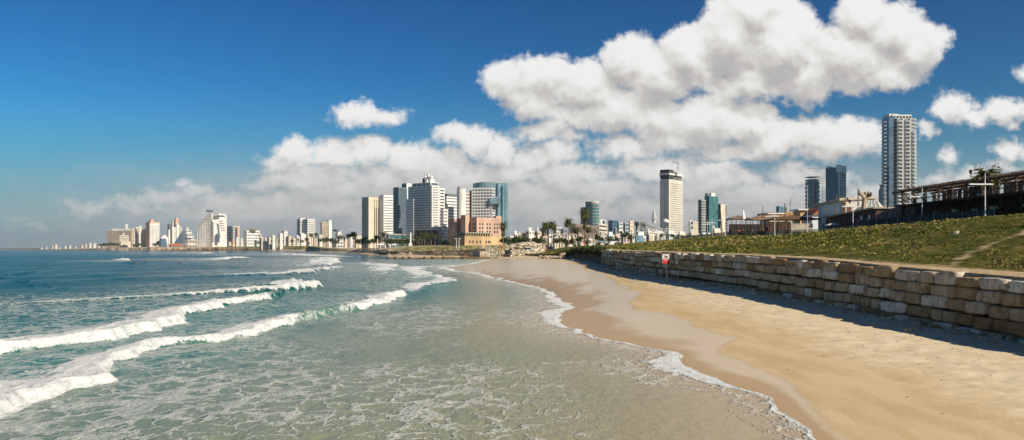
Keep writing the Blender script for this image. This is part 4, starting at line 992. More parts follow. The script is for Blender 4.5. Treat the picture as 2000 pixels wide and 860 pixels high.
# --- tall balcony tower
D = 1000; o = bld('balcony_tower', 'very tall pale residential tower ringed with curved balconies, right part of the skyline', 1757, D)
zt = ZP(231, D); fl = 35; z0_ = Z0; fh = (zt-z0_)/fl
core = rect2(1727, 1745, 1788, D+2, 62)
cpoly = [P(1727, 0, D+12), P(1737, 0, D+4), P(1746, 0, D+8), P(1752, 0, D), P(1786, 0, D+1), P(1790, 0, D+8), P(1784, 0, D+36), P(1730, 0, D+38)]
cpoly = [(a.x, a.y) for a in cpoly]
block(o, cpoly, z0_, zt, fl, W_WARM, G_GREY, .3, .3, top=1.5, corner=0, fins=4.0, fw=.5, edges=(0, 1, 3))
box_part(o, 'glass_core', G_STEEL, [(P(1737, 0, D).x, D+1), (P(1747, 0, D).x, D+1), (P(1747, 0, D).x, D+20), (P(1737, 0, D).x, D+20)], z0_, ZP(228, D))
def bay(cx_, w_, y0, dep, n=7):
    a0 = [(cx_-w_/2, y0+1.5)]
    for i in range(n): t_ = i/(n-1); a0.append((cx_-w_/2+w_*t_, y0-dep*math.sin(math.pi*t_)**.6))
    return a0+[(cx_+w_/2, y0+1.5)]
balm = mat('balcony_white', (0.60, 0.57, 0.53), .7, .08, .1)
for i in range(fl):
    z_ = z0_+fh*i; b_ = MB(o.location)
    wds = ((1755.5, 13), (1770, 12.5), (1783.5, 12.5)) if i > 6 else ((1769, 41),)
    if i > 31: wds = wds[:2]
    fr = []
    for c, w_ in wds:
        cx_ = XP(c, D); fr += bay(cx_, w_/F*D, D-.6, 2.4 if i > 6 else .6)
    b_.prism(fr+[(fr[-1][0], D+2.5), (fr[0][0], D+2.5)], z_+.05, z_+1.15 if i > 6 else z_+.5); b_.build('balcony', balm, o)
    b_ = MB(o.location); b_.prism(bay(XP(1731.5, D), 11/F*D, D+6, 3.4), z_+.05, z_+.95); b_.build('side_balcony', balm, o)
b_ = MB(o.location)
for px in (1762, 1763.4, 1776.6, 1778): c = XP(px, D); b_.box(c-.35, c+.35, D-1.2, D+1, z0_, zt)
b_.build('pier', balm, o)
block(o, [(XP(a, D), b2) for a, b2 in ((1746, D+3), (1783, D+3), (1783, D+28), (1746, D+28))], zt, ZP(223.5, D), 1, W_WHITE, G_DARK, .1, .5, top=1.6, fins=4, fw=.8, corner=0)
box_part(o, 'penthouse', W_WHITE, [(XP(a, D), b2) for a, b2 in ((1744, D+10), (1762, D+10), (1762, D+28), (1744, D+28))], zt, ZP(220, D))
D = 950; o = bld('grey_side_tower', 'small grey tower tucked against the left foot of the tall balcony tower', 1720, D)
block(o, rect2(1716, 1720, 1727, D, 42), Z0, ZP(371, D), 14, W_GREY, G_STEEL, .35, .4, top=1)
block(o, curved(1722, 1734, D-20, 9, 14, 2.2), Z0, ZP(363, D), 15, W_GREY, G_STEEL, .3, .5, top=1, corner=0)
# --- left far group
D = 3900; o = bld('long_hotel_slab', 'long beige gridded hotel slab, farthest left of the distant hotels', 235, D)
block(o, rect2(209, 257, 262, D, 8), Z0, ZP(450, D), 16, W_BEIGE, G_DARK, .45, 1.0, fins=7, fw=2.5, top=5, corner=2)
b_ = MB(o.location)
for px, w_, tp in ((222, 3, 446.5), (226.5, 2, 447.5), (229, 2, 446.8), (235, 5, 448), (240, 3, 447), (246.5, 3.4, 437.5), (252, 3, 447)): c = P(px, 0, D+15); ww = w_/F*D/2; b_.box(c.x-ww, c.x+ww, D+10, D+24, ZP(452, D), ZP(tp, D))
b_.build('rooftop_plant', W_WHITE, o)
D = 3750; o = bld('small_arch_hotel', 'small cream block with a blank frame, in front of the long beige slab', 241, D)
block(o, rect2(231, 233, 251.5, D, 30), Z0, ZP(460, D), 8, W_CREAM, G_GREY, .5, 1, top=4, corner=5, fins=9, fw=2); box_part(o, 'roof_turret', W_CREAM, rect2(237, 239, 242.5, D+20, 30), ZP(460, D), ZP(455.5, D))
box_part(o, 'podium', W_CREAM, rect2(232, 236, 258, D-20, 30), Z0, ZP(472, D))
D = 3650; o = bld('twin_rib_hotel', 'white and brown ribbed hotel slab next to the pinkish tower, distant left', 270, D)
block(o, rect2(255.5, 257, 272, D, 24), Z0, ZP(447, D), 15, W_CREAM, W_BROWN, .35, 1, fins=9, fw=3, top=4, corner=4)
box_part(o, 'lift_shaft', W_WHITE, rect2(270.5, 272, 276.5, D-5, 24), Z0, ZP(441.5, D)); block(o, rect2(276, 277, 285.5, D+6, 24), Z0, ZP(447, D), 15, W_CREAM, W_BROWN, .35, 1, fins=7, fw=2, top=3, corner=1)
box_part(o, 'roof_gable', W_WHITE, rect2(263, 265, 270, D+10, 24), ZP(447, D), ZP(443.5, D))
D = 3600; o = bld('pinkish_hotel_tower', 'pale hotel tower with salmon flank and salmon stepped top, distant left', 300, D)
pl = rect2(285.5, 292.5, 312, D, 48); block(o, pl, Z0, ZP(436.5, D), 22, W_WHITE, G_GREY, .6, .6, fins=8, fw=4.4, top=6, blank=[(3, 0, 1)], corner=2)
b_ = MB(o.location); edge_box(b_, pl, 3, 0, 1, Z0, ZP(434, D), 1.2, 1); b_.prism(rect2(291, 293.5, 312, D+4, 48), ZP(437, D), ZP(434, D)); b_.prism(rect2(290.5, 294, 301, D+20, 48), ZP(434, D), ZP(430, D)); b_.prism(rect2(293, 295, 298, D+26, 48), ZP(430, D), ZP(428, D)); b_.build('salmon_cladding', W_SALMON, o)
D = 3550; o = bld('slim_hotel_tower', 'slim white tower with a rust brown rooftop tower, distant left', 341, D)
block(o, rect2(334.5, 336, 345.5, D, 42), Z0, ZP(443.5, D), 18, W_WHITE, G_GREY, .5, 1, fins=8, fw=4, top=4, corner=3)
block(o, rect2(343, 345, 350.5, D+6, 42), Z0, ZP(439, D), 18, W_WHITE, W_WHITE, .6, .3, top=4); block(o, rect2(349.5, 350, 355.5, D+12, 42), Z0, ZP(443, D), 16, W_CREAM, G_GREY, .6, .6, top=3)
block(o, rect2(327, 331, 334.5, D+20, 42), Z0, ZP(437.5, D), 18, W_GREY, G_STEEL, .3, .6, top=2)
box_part(o, 'white_flank', W_WHITE, rect2(328, 329, 332.5, D-6, 42), Z0, ZP(449, D))
box_part(o, 'rust_tower', W_SALMON, rect2(342, 343.5, 348.5, D+14, 42), ZP(443, D), ZP(425.5, D)); box_part(o, 'rooftop_turret', W_WHITE, rect2(335, 337, 341, D+14, 42), ZP(443, D), ZP(431, D)); box_part(o, 'dark_recess', W_BROWN, rect2(340, 341, 343.5, D+12, 42), ZP(443, D), ZP(428, D))
D = 3400; o = bld('white_stepped_block', 'low white stepped block between the two distant left towers', 322, D)
b_ = MB(o.location); b_.prism(rect2(313, 315, 328, D, 30), Z0, ZP(463, D)); b_.prism(rect2(316, 318, 325, D+10, 30), Z0, ZP(459.5, D)); b_.build('wall', W_WHITE, o)
D = 3250; o = bld('sloping_glass_hall', 'dark glazed building with a steep sloping roof at the far shore, left', 348, D)
b_ = MB(o.location); a_, c_, d_ = P(339, 477, D), P(357, 477, D), P(356, 451, D); e_ = P(351, 458, D)
dv = Vector((0, 40, 0)); b_.add([a_, c_, d_, e_, a_+dv, c_+dv, d_+dv, e_+dv], [(0, 1, 2, 3), (7, 6, 5, 4), (0, 3, 7, 4), (3, 2, 6, 7), (2, 1, 5, 6), (1, 0, 4, 5)]); b_.build('glass_roof', G_STEEL, o)
D = 3150; o = bld('red_roof_pavilion', 'low dark pavilion with an orange red roof on the rocky far shore', 342, D)
b_ = MB(o.location); b_.prism2(rect2(328, 333, 362, D, 20), offset_poly(rect2(330, 334, 356, D+6, 20), 4), ZP(480, D), ZP(475.5, D)); b_.build('roof', W_TILE, o); box_part(o, 'wall', W_BROWN, offset_poly(rect2(329, 334, 364, D+2, 20), 1.5), Z0, ZP(480, D))
D = 3200; o = bld('blue_grey_hall', 'blue grey angular hall on the far shore left of the orange red roof', 318, D)
b_ = MB(o.location); b_.prism2(rect2(309, 314, 328, D, 30), rect2(312, 315, 324, D+5, 30), Z0, ZP(466, D)); b_.build('wall', G_STEEL, o)
D = 3000; o = bld('stepped_white_apartments', 'white stepped apartment block left of the sloping hotel', 372, D)
for a, m_, c, tp in ((361, 366, 383, 468), (362, 366, 379, 458), (361, 364, 375, 450), (362.5, 364, 368.5, 443.5)): block(o, rect2(a, m_, c, D+(468-tp)*1.5, 30), Z0, ZP(tp, D), max(3, int((480-tp)/4)), W_WHITE, G_GREY, .6, .8, top=2, roof=False)
D = 2850; o = bld('shore_terrace_building', 'long cream terrace building on the rocks left of the sloping hotel', 378, D)
block(o, rect2(362, 366, 396, D, 12), Z0, ZP(470, D), 2, W_CREAM, G_GREY, .55, .8, top=2, fins=8)
D = 2900; o = bld('sloping_hotel', 'tall white hotel whose left side steps down in a steep slope of rooms, distant left', 415, D)
# slab whose left end steps down floor by floor
b_ = MB(o.location); nst = 13; fhh = (ZP(415, D)-Z0)/22
for i in range(22):
    zz = Z0+fhh*i; yy_ = 487-(zz-HC)*F/D
    xl_ = np.interp(yy_, [415, 427, 447, 480], [408, 401, 384.5, 384.5])
    b_.prism(rect2(xl_, 413, 414, D, 8, back=26), zz, zz+fhh*.55)
    g_ = MB(o.location); g_.prism(offset_poly(rect2(xl_, 413, 414, D, 8, back=26), .9), zz+fhh*.55-.05, zz+fhh+.05); g_.build('window_band', W_BROWN, o)
for k in range(9):
    px = 385+k*3.1; tp = np.interp(px, [384.5, 401, 408], [447, 427, 415]); c = P(px, 0, D-.2); b_.box(c.x-1.2, c.x+1.2, D+3, D+5, Z0, ZP(tp+2, D))
b_.build('stepped_wall', W_WHITE, o)
tw = MB(o.location); tw.prism(rect2(413, 415, 420.5, D-4, 20), Z0, ZP(428, D)); tw.prism(rect2(419, 421, 443, D+8, 24), Z0, ZP(420, D)); tw.prism(rect2(424, 426, 441, D+9, 24), ZP(420.5, D), ZP(417, D)); tw.prism(rect2(406, 408, 416, D+6, 24), ZP(428, D), ZP(416, D)); tw.build('tower_wall', W_WHITE, o)
for k in range(9):
    b_ = MB(o.location); c = P(416, 436+k*4.4, D-5); b_.box(c.x-2, c.x+2.4, c.y-1.5, c.y+2, c.z-1.4, c.z+1.8); b_.build('window', G_DARK, o)
for k in range(5):
    b_ = MB(o.location); a_ = P(427+k*1.2, 433+k*4.5, D); b_.box(a_.x, a_.x+12, D+2, D+9, a_.z, a_.z+2.8); b_.build('balcony_recess', W_BROWN, o)
b_ = MB(o.location); a_ = P(422, 457, D); b_.box(a_.x, a_.x+10, D-1, D+8, ZP(474, D), ZP(457, D)); b_.build('blue_grey_panel', G_STEEL, o)
box_part(o, 'rooftop_restaurant', G_STEEL, rect2(403, 406, 416.5, D+8, 24), ZP(414, D), ZP(410, D)); box_part(o, 'roof_arch', W_DARK, rect2(417, 419, 428, D+1, 24), ZP(428, D), ZP(421.5, D))
D = 3000; o = bld('blue_glass_office', 'blue and white glass office block right of the sloping hotel', 454, D)
block(o, rect2(443.5, 455, 467.5, D, 42), Z0, ZP(442, D), 14, W_WHITE, G_STEEL, .35, .8, top=3, blank=[(0, .55, .75)]); box_part(o, 'pink_flank', W_SALMON, rect2(463, 464, 468, D-3, 42), Z0, ZP(441, D))
D = 2700; o = bld('domed_white_hall', 'broad white low block with a dark curved roof, right of the sloping hotel', 490, D)
block(o, rect2(475, 482, 508, D, 28), Z0, ZP(450, D), 6, W_WHITE, G_GREY, .66, .8, top=5, corner=3)
b_ = MB(o.location); c = P(492, 450.5, D+22); b_.dome((c.x, c.y, c.z), 16, 14, 6, 16, 4); b_.build('roof_dome', W_BROWN, o, True); block(o, rect2(506, 508, 512, D+10, 28), Z0, ZP(458, D), 5, W_CREAM, G_GREY, .6, .8, top=2)
D = 2300; o = bld('twin_grey_tower', 'pair of joined grey and white banded towers with gabled tops, left of centre', 597, D)
for a, m_, c, tp, dd in ((580, 586, 591, 428, 12), (590.5, 600.5, 615.5, 428, 0)):
    pl = rect2(a, m_, c, D+dd, 44); block(o, pl, Z0, ZP(tp, D), 16, W_WHITE, G_GREY, .55, .8, top=4, roof=True)
box_part(o, 'gable', W_WHITE, rect2(583, 587, 596, D+16, 44), ZP(429, D), ZP(425.5, D))
D = 2250; o = bld('brown_gridded_tower', 'narrow beige gridded tower with a grey slab beside it, left of centre', 635, D)
block(o, rect2(626, 628, 641, D, 44), Z0, ZP(434, D), 14, W_BEIGE, W_BROWN, .5, .8, fins=5, fw=1.5, top=2); block(o, rect2(639, 642, 648, D+14, 44), Z0, ZP(430, D), 15, W_WHITE, G_STEEL, .6, .6, top=2, blank=[(0, 0, 1)])
D = 2150; o = bld('white_stepped_hotel', 'white stepped block with a dark rooftop, just right of the beige gridded tower', 660, D)
for a, m_, c, tp in ((650, 657, 671, 466), (655, 659, 669, 457), (657, 660, 666, 449)): block(o, rect2(a, m_, c, D+(466-tp), 44), Z0, ZP(tp, D), max(3, int((482-tp)/5)), W_WHITE, G_GREY, .6, .8, top=1.5, roof=False)
box_part(o, 'dark_attic', W_DARK, rect2(651, 657, 664, D+12, 44), ZP(452, D), ZP(448, D))
# --- far skyline fragments
for (lab, xl, xm, xr, tp, D, wm, gm2, n) in [
    ('distant dark glass block with rounded shoulder, right of the small cream block', 1188, 1196, 1208, 430.5, 1500, G_STEEL, G_BLUE, 8),
    ('distant white block between dark glass ones, right of the long brown building', 1205, 1209, 1217, 435, 1300, W_WHITE, G_GREY, 7),
    ('distant blue grey office block left of the little cream tower', 1216, 1221, 1229, 436, 1350, W_GREY, G_STEEL, 7),
    ('small cream tower with a thin mast, left of the single palm', 1228, 1230, 1238, 431.5, 1000, W_CREAM, W_BEIGE, 7),
    ('distant blue grey block far left of the white high tower, behind the lamps', 1199, 1202, 1206, 447, 1100, W_GREY, G_GREY, 4),
    ('pale distant block left of the tall twin palms', 1083, 1087, 1098, 444, 1200, W_WHITE, G_GREY, 5),
    ('grey distant block just left of the long brown building', 1096, 1100, 1108, 447, 1200, W_GREY, G_STEEL, 4),
    ('teal glass stub above the brown awnings', 1516, 1521, 1537, 403, 900, G_TEAL, G_STEEL, 9),
    ]:
    o = bld('office_block', lab, xm, D); block(o, rect2(xl, xm, xr, D, 42), Z0, ZP(tp, D), n, wm, gm2, .45, .4, top=1.5)
    if 'thin mast' in lab: b_ = MB(o.location); c = P(1233, 432, D+4); b_.tube(c, c+Vector((0, 0, 5)), .3, .15, 5); b_.build('mast', METAL, o)
# --- small city houses
HC_ = [W_WHITE, W_CREAM, W_WHITE, W_BEIGE, W_CREAM, W_SALMON, W_WHITE, mat('pale_pink_render', (0.62, 0.48, 0.40), .8, .1, .1)]
CN = ['white', 'cream', 'chalk white', 'beige', 'light cream', 'salmon', 'off white', 'pale pink']
def houses(specs, D, where, prefix, seed):
    rg = random.Random(seed); n = len(specs)
    for i, (xl, xr, tp, ci) in enumerate(specs):
        Dq = D*(1+rg.uniform(-.03, .05)); o = bld('city_house', f'{CN[ci]} house, {ORD[i]} from left {where}', (xl+xr)/2, Dq, 'house', prefix)
        fl_ = max(1, int((484-tp)/F*Dq/4.2)); pl = rect2(xl, xl+(xr-xl)*rg.uniform(.25, .4), xr, Dq, 40)
        block(o, pl, Z0-1, ZP(tp, Dq), min(fl_, 8), HC_[ci], G_HOUSE, .66, .2, fins=rg.choice([2.6, 3.4, 4.5]), fw=1.7, top=1.0)
        if rg.random() < .6: box_part(o, 'roof_shed', HC_[ci], offset_poly(pl, (xr-xl)/F*Dq*.22), ZP(tp, Dq)+.1, ZP(tp, Dq)+rg.uniform(1.6, 2.8))
        if rg.random() < .35:
            b_ = MB(o.location); c = offset_poly(pl, 1.5)[0]; b_.tube((c[0], c[1]+1, ZP(tp, Dq)), (c[0], c[1]+1, ZP(tp, Dq)+3.4), .7, .7, 8); b_.build('water_tank', W_WHITE, o)
houses([(994, 1003, 461, 0), (1002, 1012, 456, 6), (1011, 1020, 463, 1), (1019, 1029, 455, 5), (1027, 1044, 451, 0), (1030, 1046, 461, 5), (1043, 1062, 452, 4), (1058, 1070, 462, 1), (1068, 1082, 458, 6)], 640, 'between the aqua tower and the twin palms', 'houses between the aqua tower and the twin palms', 3)
houses([(1078, 1092, 463, 1), (1090, 1104, 461, 3), (1103, 1118, 466, 4), (1117, 1128, 462, 3), (1127, 1146, 467, 5), (1145, 1158, 466, 1), (1156, 1170, 463, 3), (1168, 1186, 461, 3), (1185, 1200, 459, 6), (1198, 1214, 463, 7), (1212, 1230, 461, 7), (1229, 1246, 459, 4)], 540, 'behind the far promenade lamps', 'houses behind the far promenade lamps', 5)
houses([(1240, 1262, 461, 0), (1260, 1280, 458, 4), (1279, 1300, 460, 1), (1299, 1322, 457, 0), (1320, 1344, 459, 4), (1343, 1366, 456, 3), (1364, 1390, 455, 6), (1388, 1412, 452, 1)], 480, 'in front of the long grey building', 'houses in front of the long grey building', 7)
houses([(508, 516, 465, 1), (515, 523, 467, 6), (522, 531, 464, 4), (530, 538, 461, 0), (537, 544, 466, 3), (544, 553, 456, 6), (551, 562, 451, 0), (560, 570, 461, 1), (569, 578, 465, 4), (577, 586, 462, 0), (584, 598, 457, 6), (598, 612, 464, 1), (611, 622, 462, 4), (620, 630, 459, 0), (648, 658, 470, 3), (668, 680, 466, 1), (679, 692, 463, 0), (690, 706, 460, 4)], 2180, 'above the green bluff left of centre', 'houses above the green bluff', 9)
houses([(444, 452, 474, 1), (451, 461, 468, 5), (459, 468, 464, 0), (467, 476, 466, 6), (475, 486, 471, 4), (485, 497, 467, 5), (496, 508, 470, 1)], 2800, 'between the blue glass office and the domed hall', 'houses below the domed hall', 11)
houses([(78, 83, 483, 6), (88, 92, 482, 0), (99, 104, 480.5, 1), (106, 112, 478, 0), (113, 118, 482, 4), (124, 130, 481, 6), (133, 139, 479.5, 0), (144, 150, 481, 1), (157, 163, 479, 7), (165, 170, 477, 7), (173, 179, 475, 0), (180, 188, 476, 6), (190, 196, 480, 1), (199, 206, 479, 3)], 6000, 'on the long flat point at far left', 'houses on the flat point', 13)
houses([(770, 778, 470, 2), (1345, 1362, 470, 3)], 900, 'standing apart low behind the trees', 'low houses behind the trees', 14)
# podium of the banded hotel and the low building left of it
D = 790; o = bld('hotel_podium', 'low blue grey glazed podium in front of the dark glass tower', 775, D); block(o, rect2(752, 760, 800, D-6, 20), Z0, ZP(457, D), 3, W_GREY, G_TEAL, .3, .6, top=1.2)
# ------------------------------------------------------------------ vegetation
def leaf_mat(name, a, b2):
    m, t, b = new_mat(name); p = t.pos(); tn = t.attr('tone')
    c = t.mix(tn, a, b2); c = t.mix(t.ss(t.noise(p, 1.3, 3, .6), .4, .65, 0, .4), c, tuple(x*.5 for x in a))
    t.put(b.inputs['Base Color'], c); b.inputs['Roughness'].default_value = .8; b.inputs['Specular IOR Level'].default_value = .1
    return m
LEAF = leaf_mat('tree_leaves', (0.030, 0.050, 0.015), (0.085, 0.105, 0.030)); PALM = leaf_mat('palm_leaves', (0.045, 0.055, 0.018), (0.13, 0.13, 0.045))
SHR = leaf_mat('shrub_leaves', (0.035, 0.060, 0.014), (0.12, 0.135, 0.035)); BARK = mat('bark', (0.19, 0.14, 0.10), .95, .25, 2)
def crown_arrays(n, rx, ry, rz, cz, leaf, seed, lumps=7, flat=0.0):
    r = np.random.default_rng(seed); cs = []
    for k in range(lumps):
        a = r.uniform(0, 6.28); d = r.uniform(.1, .6); cs.append((math.cos(a)*d*rx, math.sin(a)*d*ry, cz+r.uniform(-.45, .5)*rz, r.uniform(.35, .6)))
    cs = np.array(cs); idx = r.integers(0, lumps, n); c = cs[idx]
    v = r.normal(size=(n, 3)); v /= np.linalg.norm(v, axis=1)[:, None]; rad = r.uniform(.55, 1.05, n)[:, None]
    pos = c[:, :3]+v*rad*c[:, 3:4]*np.array([rx, ry, rz])
    u = r.normal(size=(n, 3)); u /= np.linalg.norm(u, axis=1)[:, None]; w = np.cross(u, v+r.normal(size=(n, 3))*.6); w /= np.linalg.norm(w, axis=1)[:, None]+1e-9
    s = leaf*r.uniform(.6, 1.4, n)[:, None]
    V = np.stack([pos-u*s, pos+w*s*.6, pos+u*s, pos-w*s*.6], 1).reshape(-1, 3); Fq = np.arange(n*4).reshape(-1, 4)
    return V, Fq, r.random(n)
def make_tree(name, h, rx, seed, leaf=.32, n=520, trunk=.3, m=None):
    root = empty(name, None, 'tree'); b_ = MB(); r = random.Random(seed)
    th = h*trunk; b_.tube((0, 0, -1.5), (0, 0, th), h*.035, h*.025, 7)
    for k in range(4):
        a = k*1.57+r.uniform(-.4, .4); b_.tube((0, 0, th*.9), (math.cos(a)*rx*.5, math.sin(a)*rx*.5, th+h*.32), h*.018, h*.006, 5)
    b_.build('trunk', BARK, root)
    V, Fq, tn = crown_arrays(n, rx, rx, h*(1-trunk)*.5, h*trunk+h*(1-trunk)*.5, leaf*h/6, seed); faces_mesh('crown', V, Fq, m or LEAF, root, False, {'tone': tn}); return root
def make_palm(name, h, cr, seed, nf=34, skirt=True):
    root = empty(name, None, 'palm'); b_ = MB(); r = random.Random(seed); pz_ = -1.5; x = 0
    for k in range(6):
        z1 = -1.5+(h-cr*.45+1.5)*(k+1)/6; x1 = x+r.uniform(-.02, .03)*h*.3; b_.tube((x, 0, pz_), (x1, 0, z1), h*.028*(1-.05*k), h*.028*(1-.05*(k+1)), 8, cap=(k in (0, 5))); x, pz_ = x1, z1
    b_.build('trunk', BARK, root); V = []; Fq = []; tn = []
    top = Vector((x, 0, pz_))
    for k in range(nf):
        a = k*2.39996; up = 1.15-1.75*(k/nf)+r.uniform(-.12, .12); L = cr*r.uniform(.85, 1.1); w_ = L*.17
        d = Vector((math.cos(a), math.sin(a), 0)); side = Vector((-d.y, d.x, 0)); p0 = top.copy(); el = up; t_ = r.random(); prev = None; ns = 6
        for j in range(ns+1):
            ww = w_*math.sin(math.pi*min(.97, (j/ns)*.85+.12)); lc = p0-side*ww+Vector((0, 0, -ww*.45)); rc = p0+side*ww+Vector((0, 0, -ww*.45))
            cur_ = (len(V), len(V)+1, len(V)+2); V += [tuple(lc), tuple(p0), tuple(rc)]
            if prev:
                if j % 2 or j == ns:
                    pass
                Fq += [(prev[0], prev[1], cur_[1], cur_[0]), (prev[1], prev[2], cur_[2], cur_[1])]; tn += [t_, t_]
            prev = cur_; p0 = p0+(d*math.cos(el)+Vector((0, 0, math.sin(el))))*(L/ns); el -= .30
    # leaflets fraying the outline
    n0 = len(V)
    for k in range(nf*9):
        a = r.uniform(0, 6.28); el = r.uniform(-1.0, 1.1); q_ = top+Vector((math.cos(a)*math.cos(el), math.sin(a)*math.cos(el), math.sin(el)*.8))*cr*r.uniform(.35, .95)
        d = (q_-top).normalized(); s_ = cr*.17; side = d.orthogonal().normalized()*s_*.22; i = len(V); e_ = q_+d*s_+Vector((0, 0, -s_*.5)); V += [tuple(q_-side), tuple(q_+side), tuple(e_+side*.3), tuple(e_-side*.3)]; Fq.append((i, i+1, i+2, i+3)); tn.append(r.random())
    if skirt:
        for k in range(110):
            a = r.uniform(0, 6.28); z_ = top.z-r.uniform(.0, 1.7)*cr; rr = cr*.30*r.uniform(.6, 1.15); c_ = Vector((x+math.cos(a)*rr, math.sin(a)*rr, z_)); s_ = cr*.16; i = len(V)
            V += [tuple(c_+Vector((-s_*.4, 0, s_))), tuple(c_+Vector((s_*.4, 0, s_))), tuple(c_+Vector((s_*.3, .1, -s_))), tuple(c_+Vector((-s_*.3, -.1, -s_)))]; Fq.append((i, i+1, i+2, i+3)); tn.append(.5)
    faces_mesh('crown', np.array(V), np.array(Fq), PALM, root, False, {'tone': np.array(tn)}); return root
palmA = make_palm('palm_tree', 10, 2.6, 4); palmB = make_palm('palm_tree', 10, 3.0, 9, 28, False); palmC = make_palm('palm_tree', 10, 2.1, 14)
treeA = make_tree('leafy_tree', 6, 3.0, 3); treeB = make_tree('leafy_tree', 6, 2.4, 8, n=420); treeC = make_tree('leafy_tree', 6, 3.8, 12, n=560, trunk=.2)
_used = set()
def plant(proto, px, top, base, D, label, group, h0, sx=1.0, rz=None):
    if proto not in _used: o = proto; _used.add(proto)
    else: o = copy_tree(proto)
    D = D*1.0; h = (base-top)/F*D; z_ = ZP(base, D); s_ = h/h0
    o.location = (XP(px, D), D, z_); o.scale = (s_*sx, s_*sx, s_); o.rotation_euler = (0, 0, px*1.7 if rz is None else rz)
    tag(o, label, o['category'], group); return o
def row(specs, D, where, group, protos, h0, kind):
    specs = sorted(specs); n = len(specs)
    for i, s_ in enumerate(specs):
        px, tp, bs = s_[:3]; sx = s_[3] if len(s_) > 3 else 1
        plant(protos[i % len(protos)], px, tp, bs, (D(px) if callable(D) else D)*(1+.03*math.sin(px)), f'{kind}, {ORD[i]} from left of {NUM[n]} {where}', group, h0, sx)
plant(palmA, 1142.5, 409, 478, 330, 'tallest palm with a ragged crown, in front of the rounded tower', None, 10, .62)
plant(palmB, 1110, 426, 480, 340, 'palm with a dense skirt left of the long brown building', None, 10, .7)
plant(palmC, 1244, 433, 470, 380, 'lone thick palm between the lamps near the pale blue container', None, 10, .8)
plant(palmA, 983, 434, 484, 470, 'slender palm at the right edge of the aqua tower', None, 10, .75)
plant(palmB, 1149, 443, 478, 360, 'short palm in front of the long brown building', None, 10, .8)
row([(1065, 434, 482, .66), (1070, 436, 483, .6), (1078, 432, 482, .66), (1083, 438, 480, .55)], 430, 'clustered left of the white block', 'palm cluster right of the rock heap', [palmA, palmC, palmB], 10, 'tall palm')
row([(1125, 445, 478), (1213, 452, 472), (1060, 445, 480)], 420, 'standing singly among the houses', 'single small palms', [palmC, palmA], 10, 'small palm')
row([(812, 459, 485), (817, 462, 486), (824, 456, 485), (829, 455, 486), (836, 458, 486), (842, 454, 486), (849, 457, 486), (862, 463, 486)], 640, 'at the foot of the banded hotel', 'palms at the foot of the banded hotel', [palmB, palmA, palmC], 10, 'dark palm')
row([(679, 458, 480), (684, 456, 480), (690, 453, 480), (694, 457, 481), (714, 462, 482), (735, 460, 484), (742, 463, 484), (750, 453, 484)], (lambda px: 1010 if px < 700 else 910), 'around the foot of the cream slab tower', 'palms round the cream slab tower', [palmC, palmB, palmA], 10, 'palm')
row([(661, 461, 480), (667, 460, 480), (673, 463, 480), (608, 456, 476), (617, 455, 476), (582, 466, 477), (560, 468, 477), (545, 469, 477), (530, 470, 477)], 2070, 'along the top of the green bluff', 'palms on the green bluff', [palmA, palmB, palmC], 10, 'palm')
row([(985+k*6.5+3*math.sin(k*2.1), 462+4*math.sin(k*1.3), 484, 1.0) for k in range(5)]+[(1022, 463, 484, 1.1), (1030, 464, 484), (1047, 462, 485, 1.1), (1053, 464, 485, 1.2), (1000, 464, 484), (1039, 470, 484, 1.1), (1061, 465, 485, 1.1)], 520, 'above the far stone wall', 'trees above the far stone wall', [treeA, treeB, treeC], 6, 'green leafy tree')
row([(1087, 464, 484, 1.2), (1098, 463, 484, 1.2), (1108, 468, 484, 1.1), (1118, 464, 484, 1.2), (1133, 460, 480), (1145, 467, 481, 1.2), (1166, 455, 478, .8), (1172, 461, 478), (1192, 460, 477, .9), (1204, 462, 477, .8), (1222, 452, 474, .8), (1232, 456, 474, .8), (1292, 455, 470, 1.1), (1312, 456, 469, 1.2), (1330, 457, 469, 1.1), (1345, 458, 469, 1)], 400, 'behind the far promenade lamps', 'trees behind the promenade lamps', [treeB, treeA, treeC], 6, 'tree')
row([(757, 463, 485, 1.1), (764, 466, 485, 1), (774, 465, 485, 1.2), (785, 463, 485, 1), (796, 465, 486, 1.1), (802, 467, 486, 1), (870, 468, 486, 1.2), (878, 471, 487, 1), (708, 464, 483, 1.1), (722, 467, 484, 1), (729, 465, 484, .9), (700, 466, 482, 1)], (lambda px: 920 if px < 740 else 660), 'below the central hotels', 'trees below the central hotels', [treeA, treeC, treeB], 6, 'dark tree')
row([(632, 463, 478, 1.1), (638, 462, 479, 1.2), (646, 464, 479, 1), (654, 467, 480, 1.2), (571, 468, 477, 1), (590, 468, 477, 1.1), (600, 463, 477, 1), (624, 466, 478, 1.1), (515, 472, 478, 1), (505, 471, 478, 1)], 2090, 'in the greenery left of centre', 'trees left of centre', [treeC, treeB, treeA], 6, 'leafy tree')
row([(196, 476, 484, 1.6), (204, 474, 484, 1.5), (213, 473, 484, 1.5), (222, 474, 484, 1.5), (230, 474.5, 484, 1.3), (262, 476, 484, 1.3), (272, 475, 484, 1.2), (281, 473, 484, 1.3), (305, 473, 484, 1.2), (312, 469, 484, 1.1)], 3450, 'below the distant left hotels', 'trees below the distant hotels', [treeA, treeB, treeC], 6, 'dark tree')
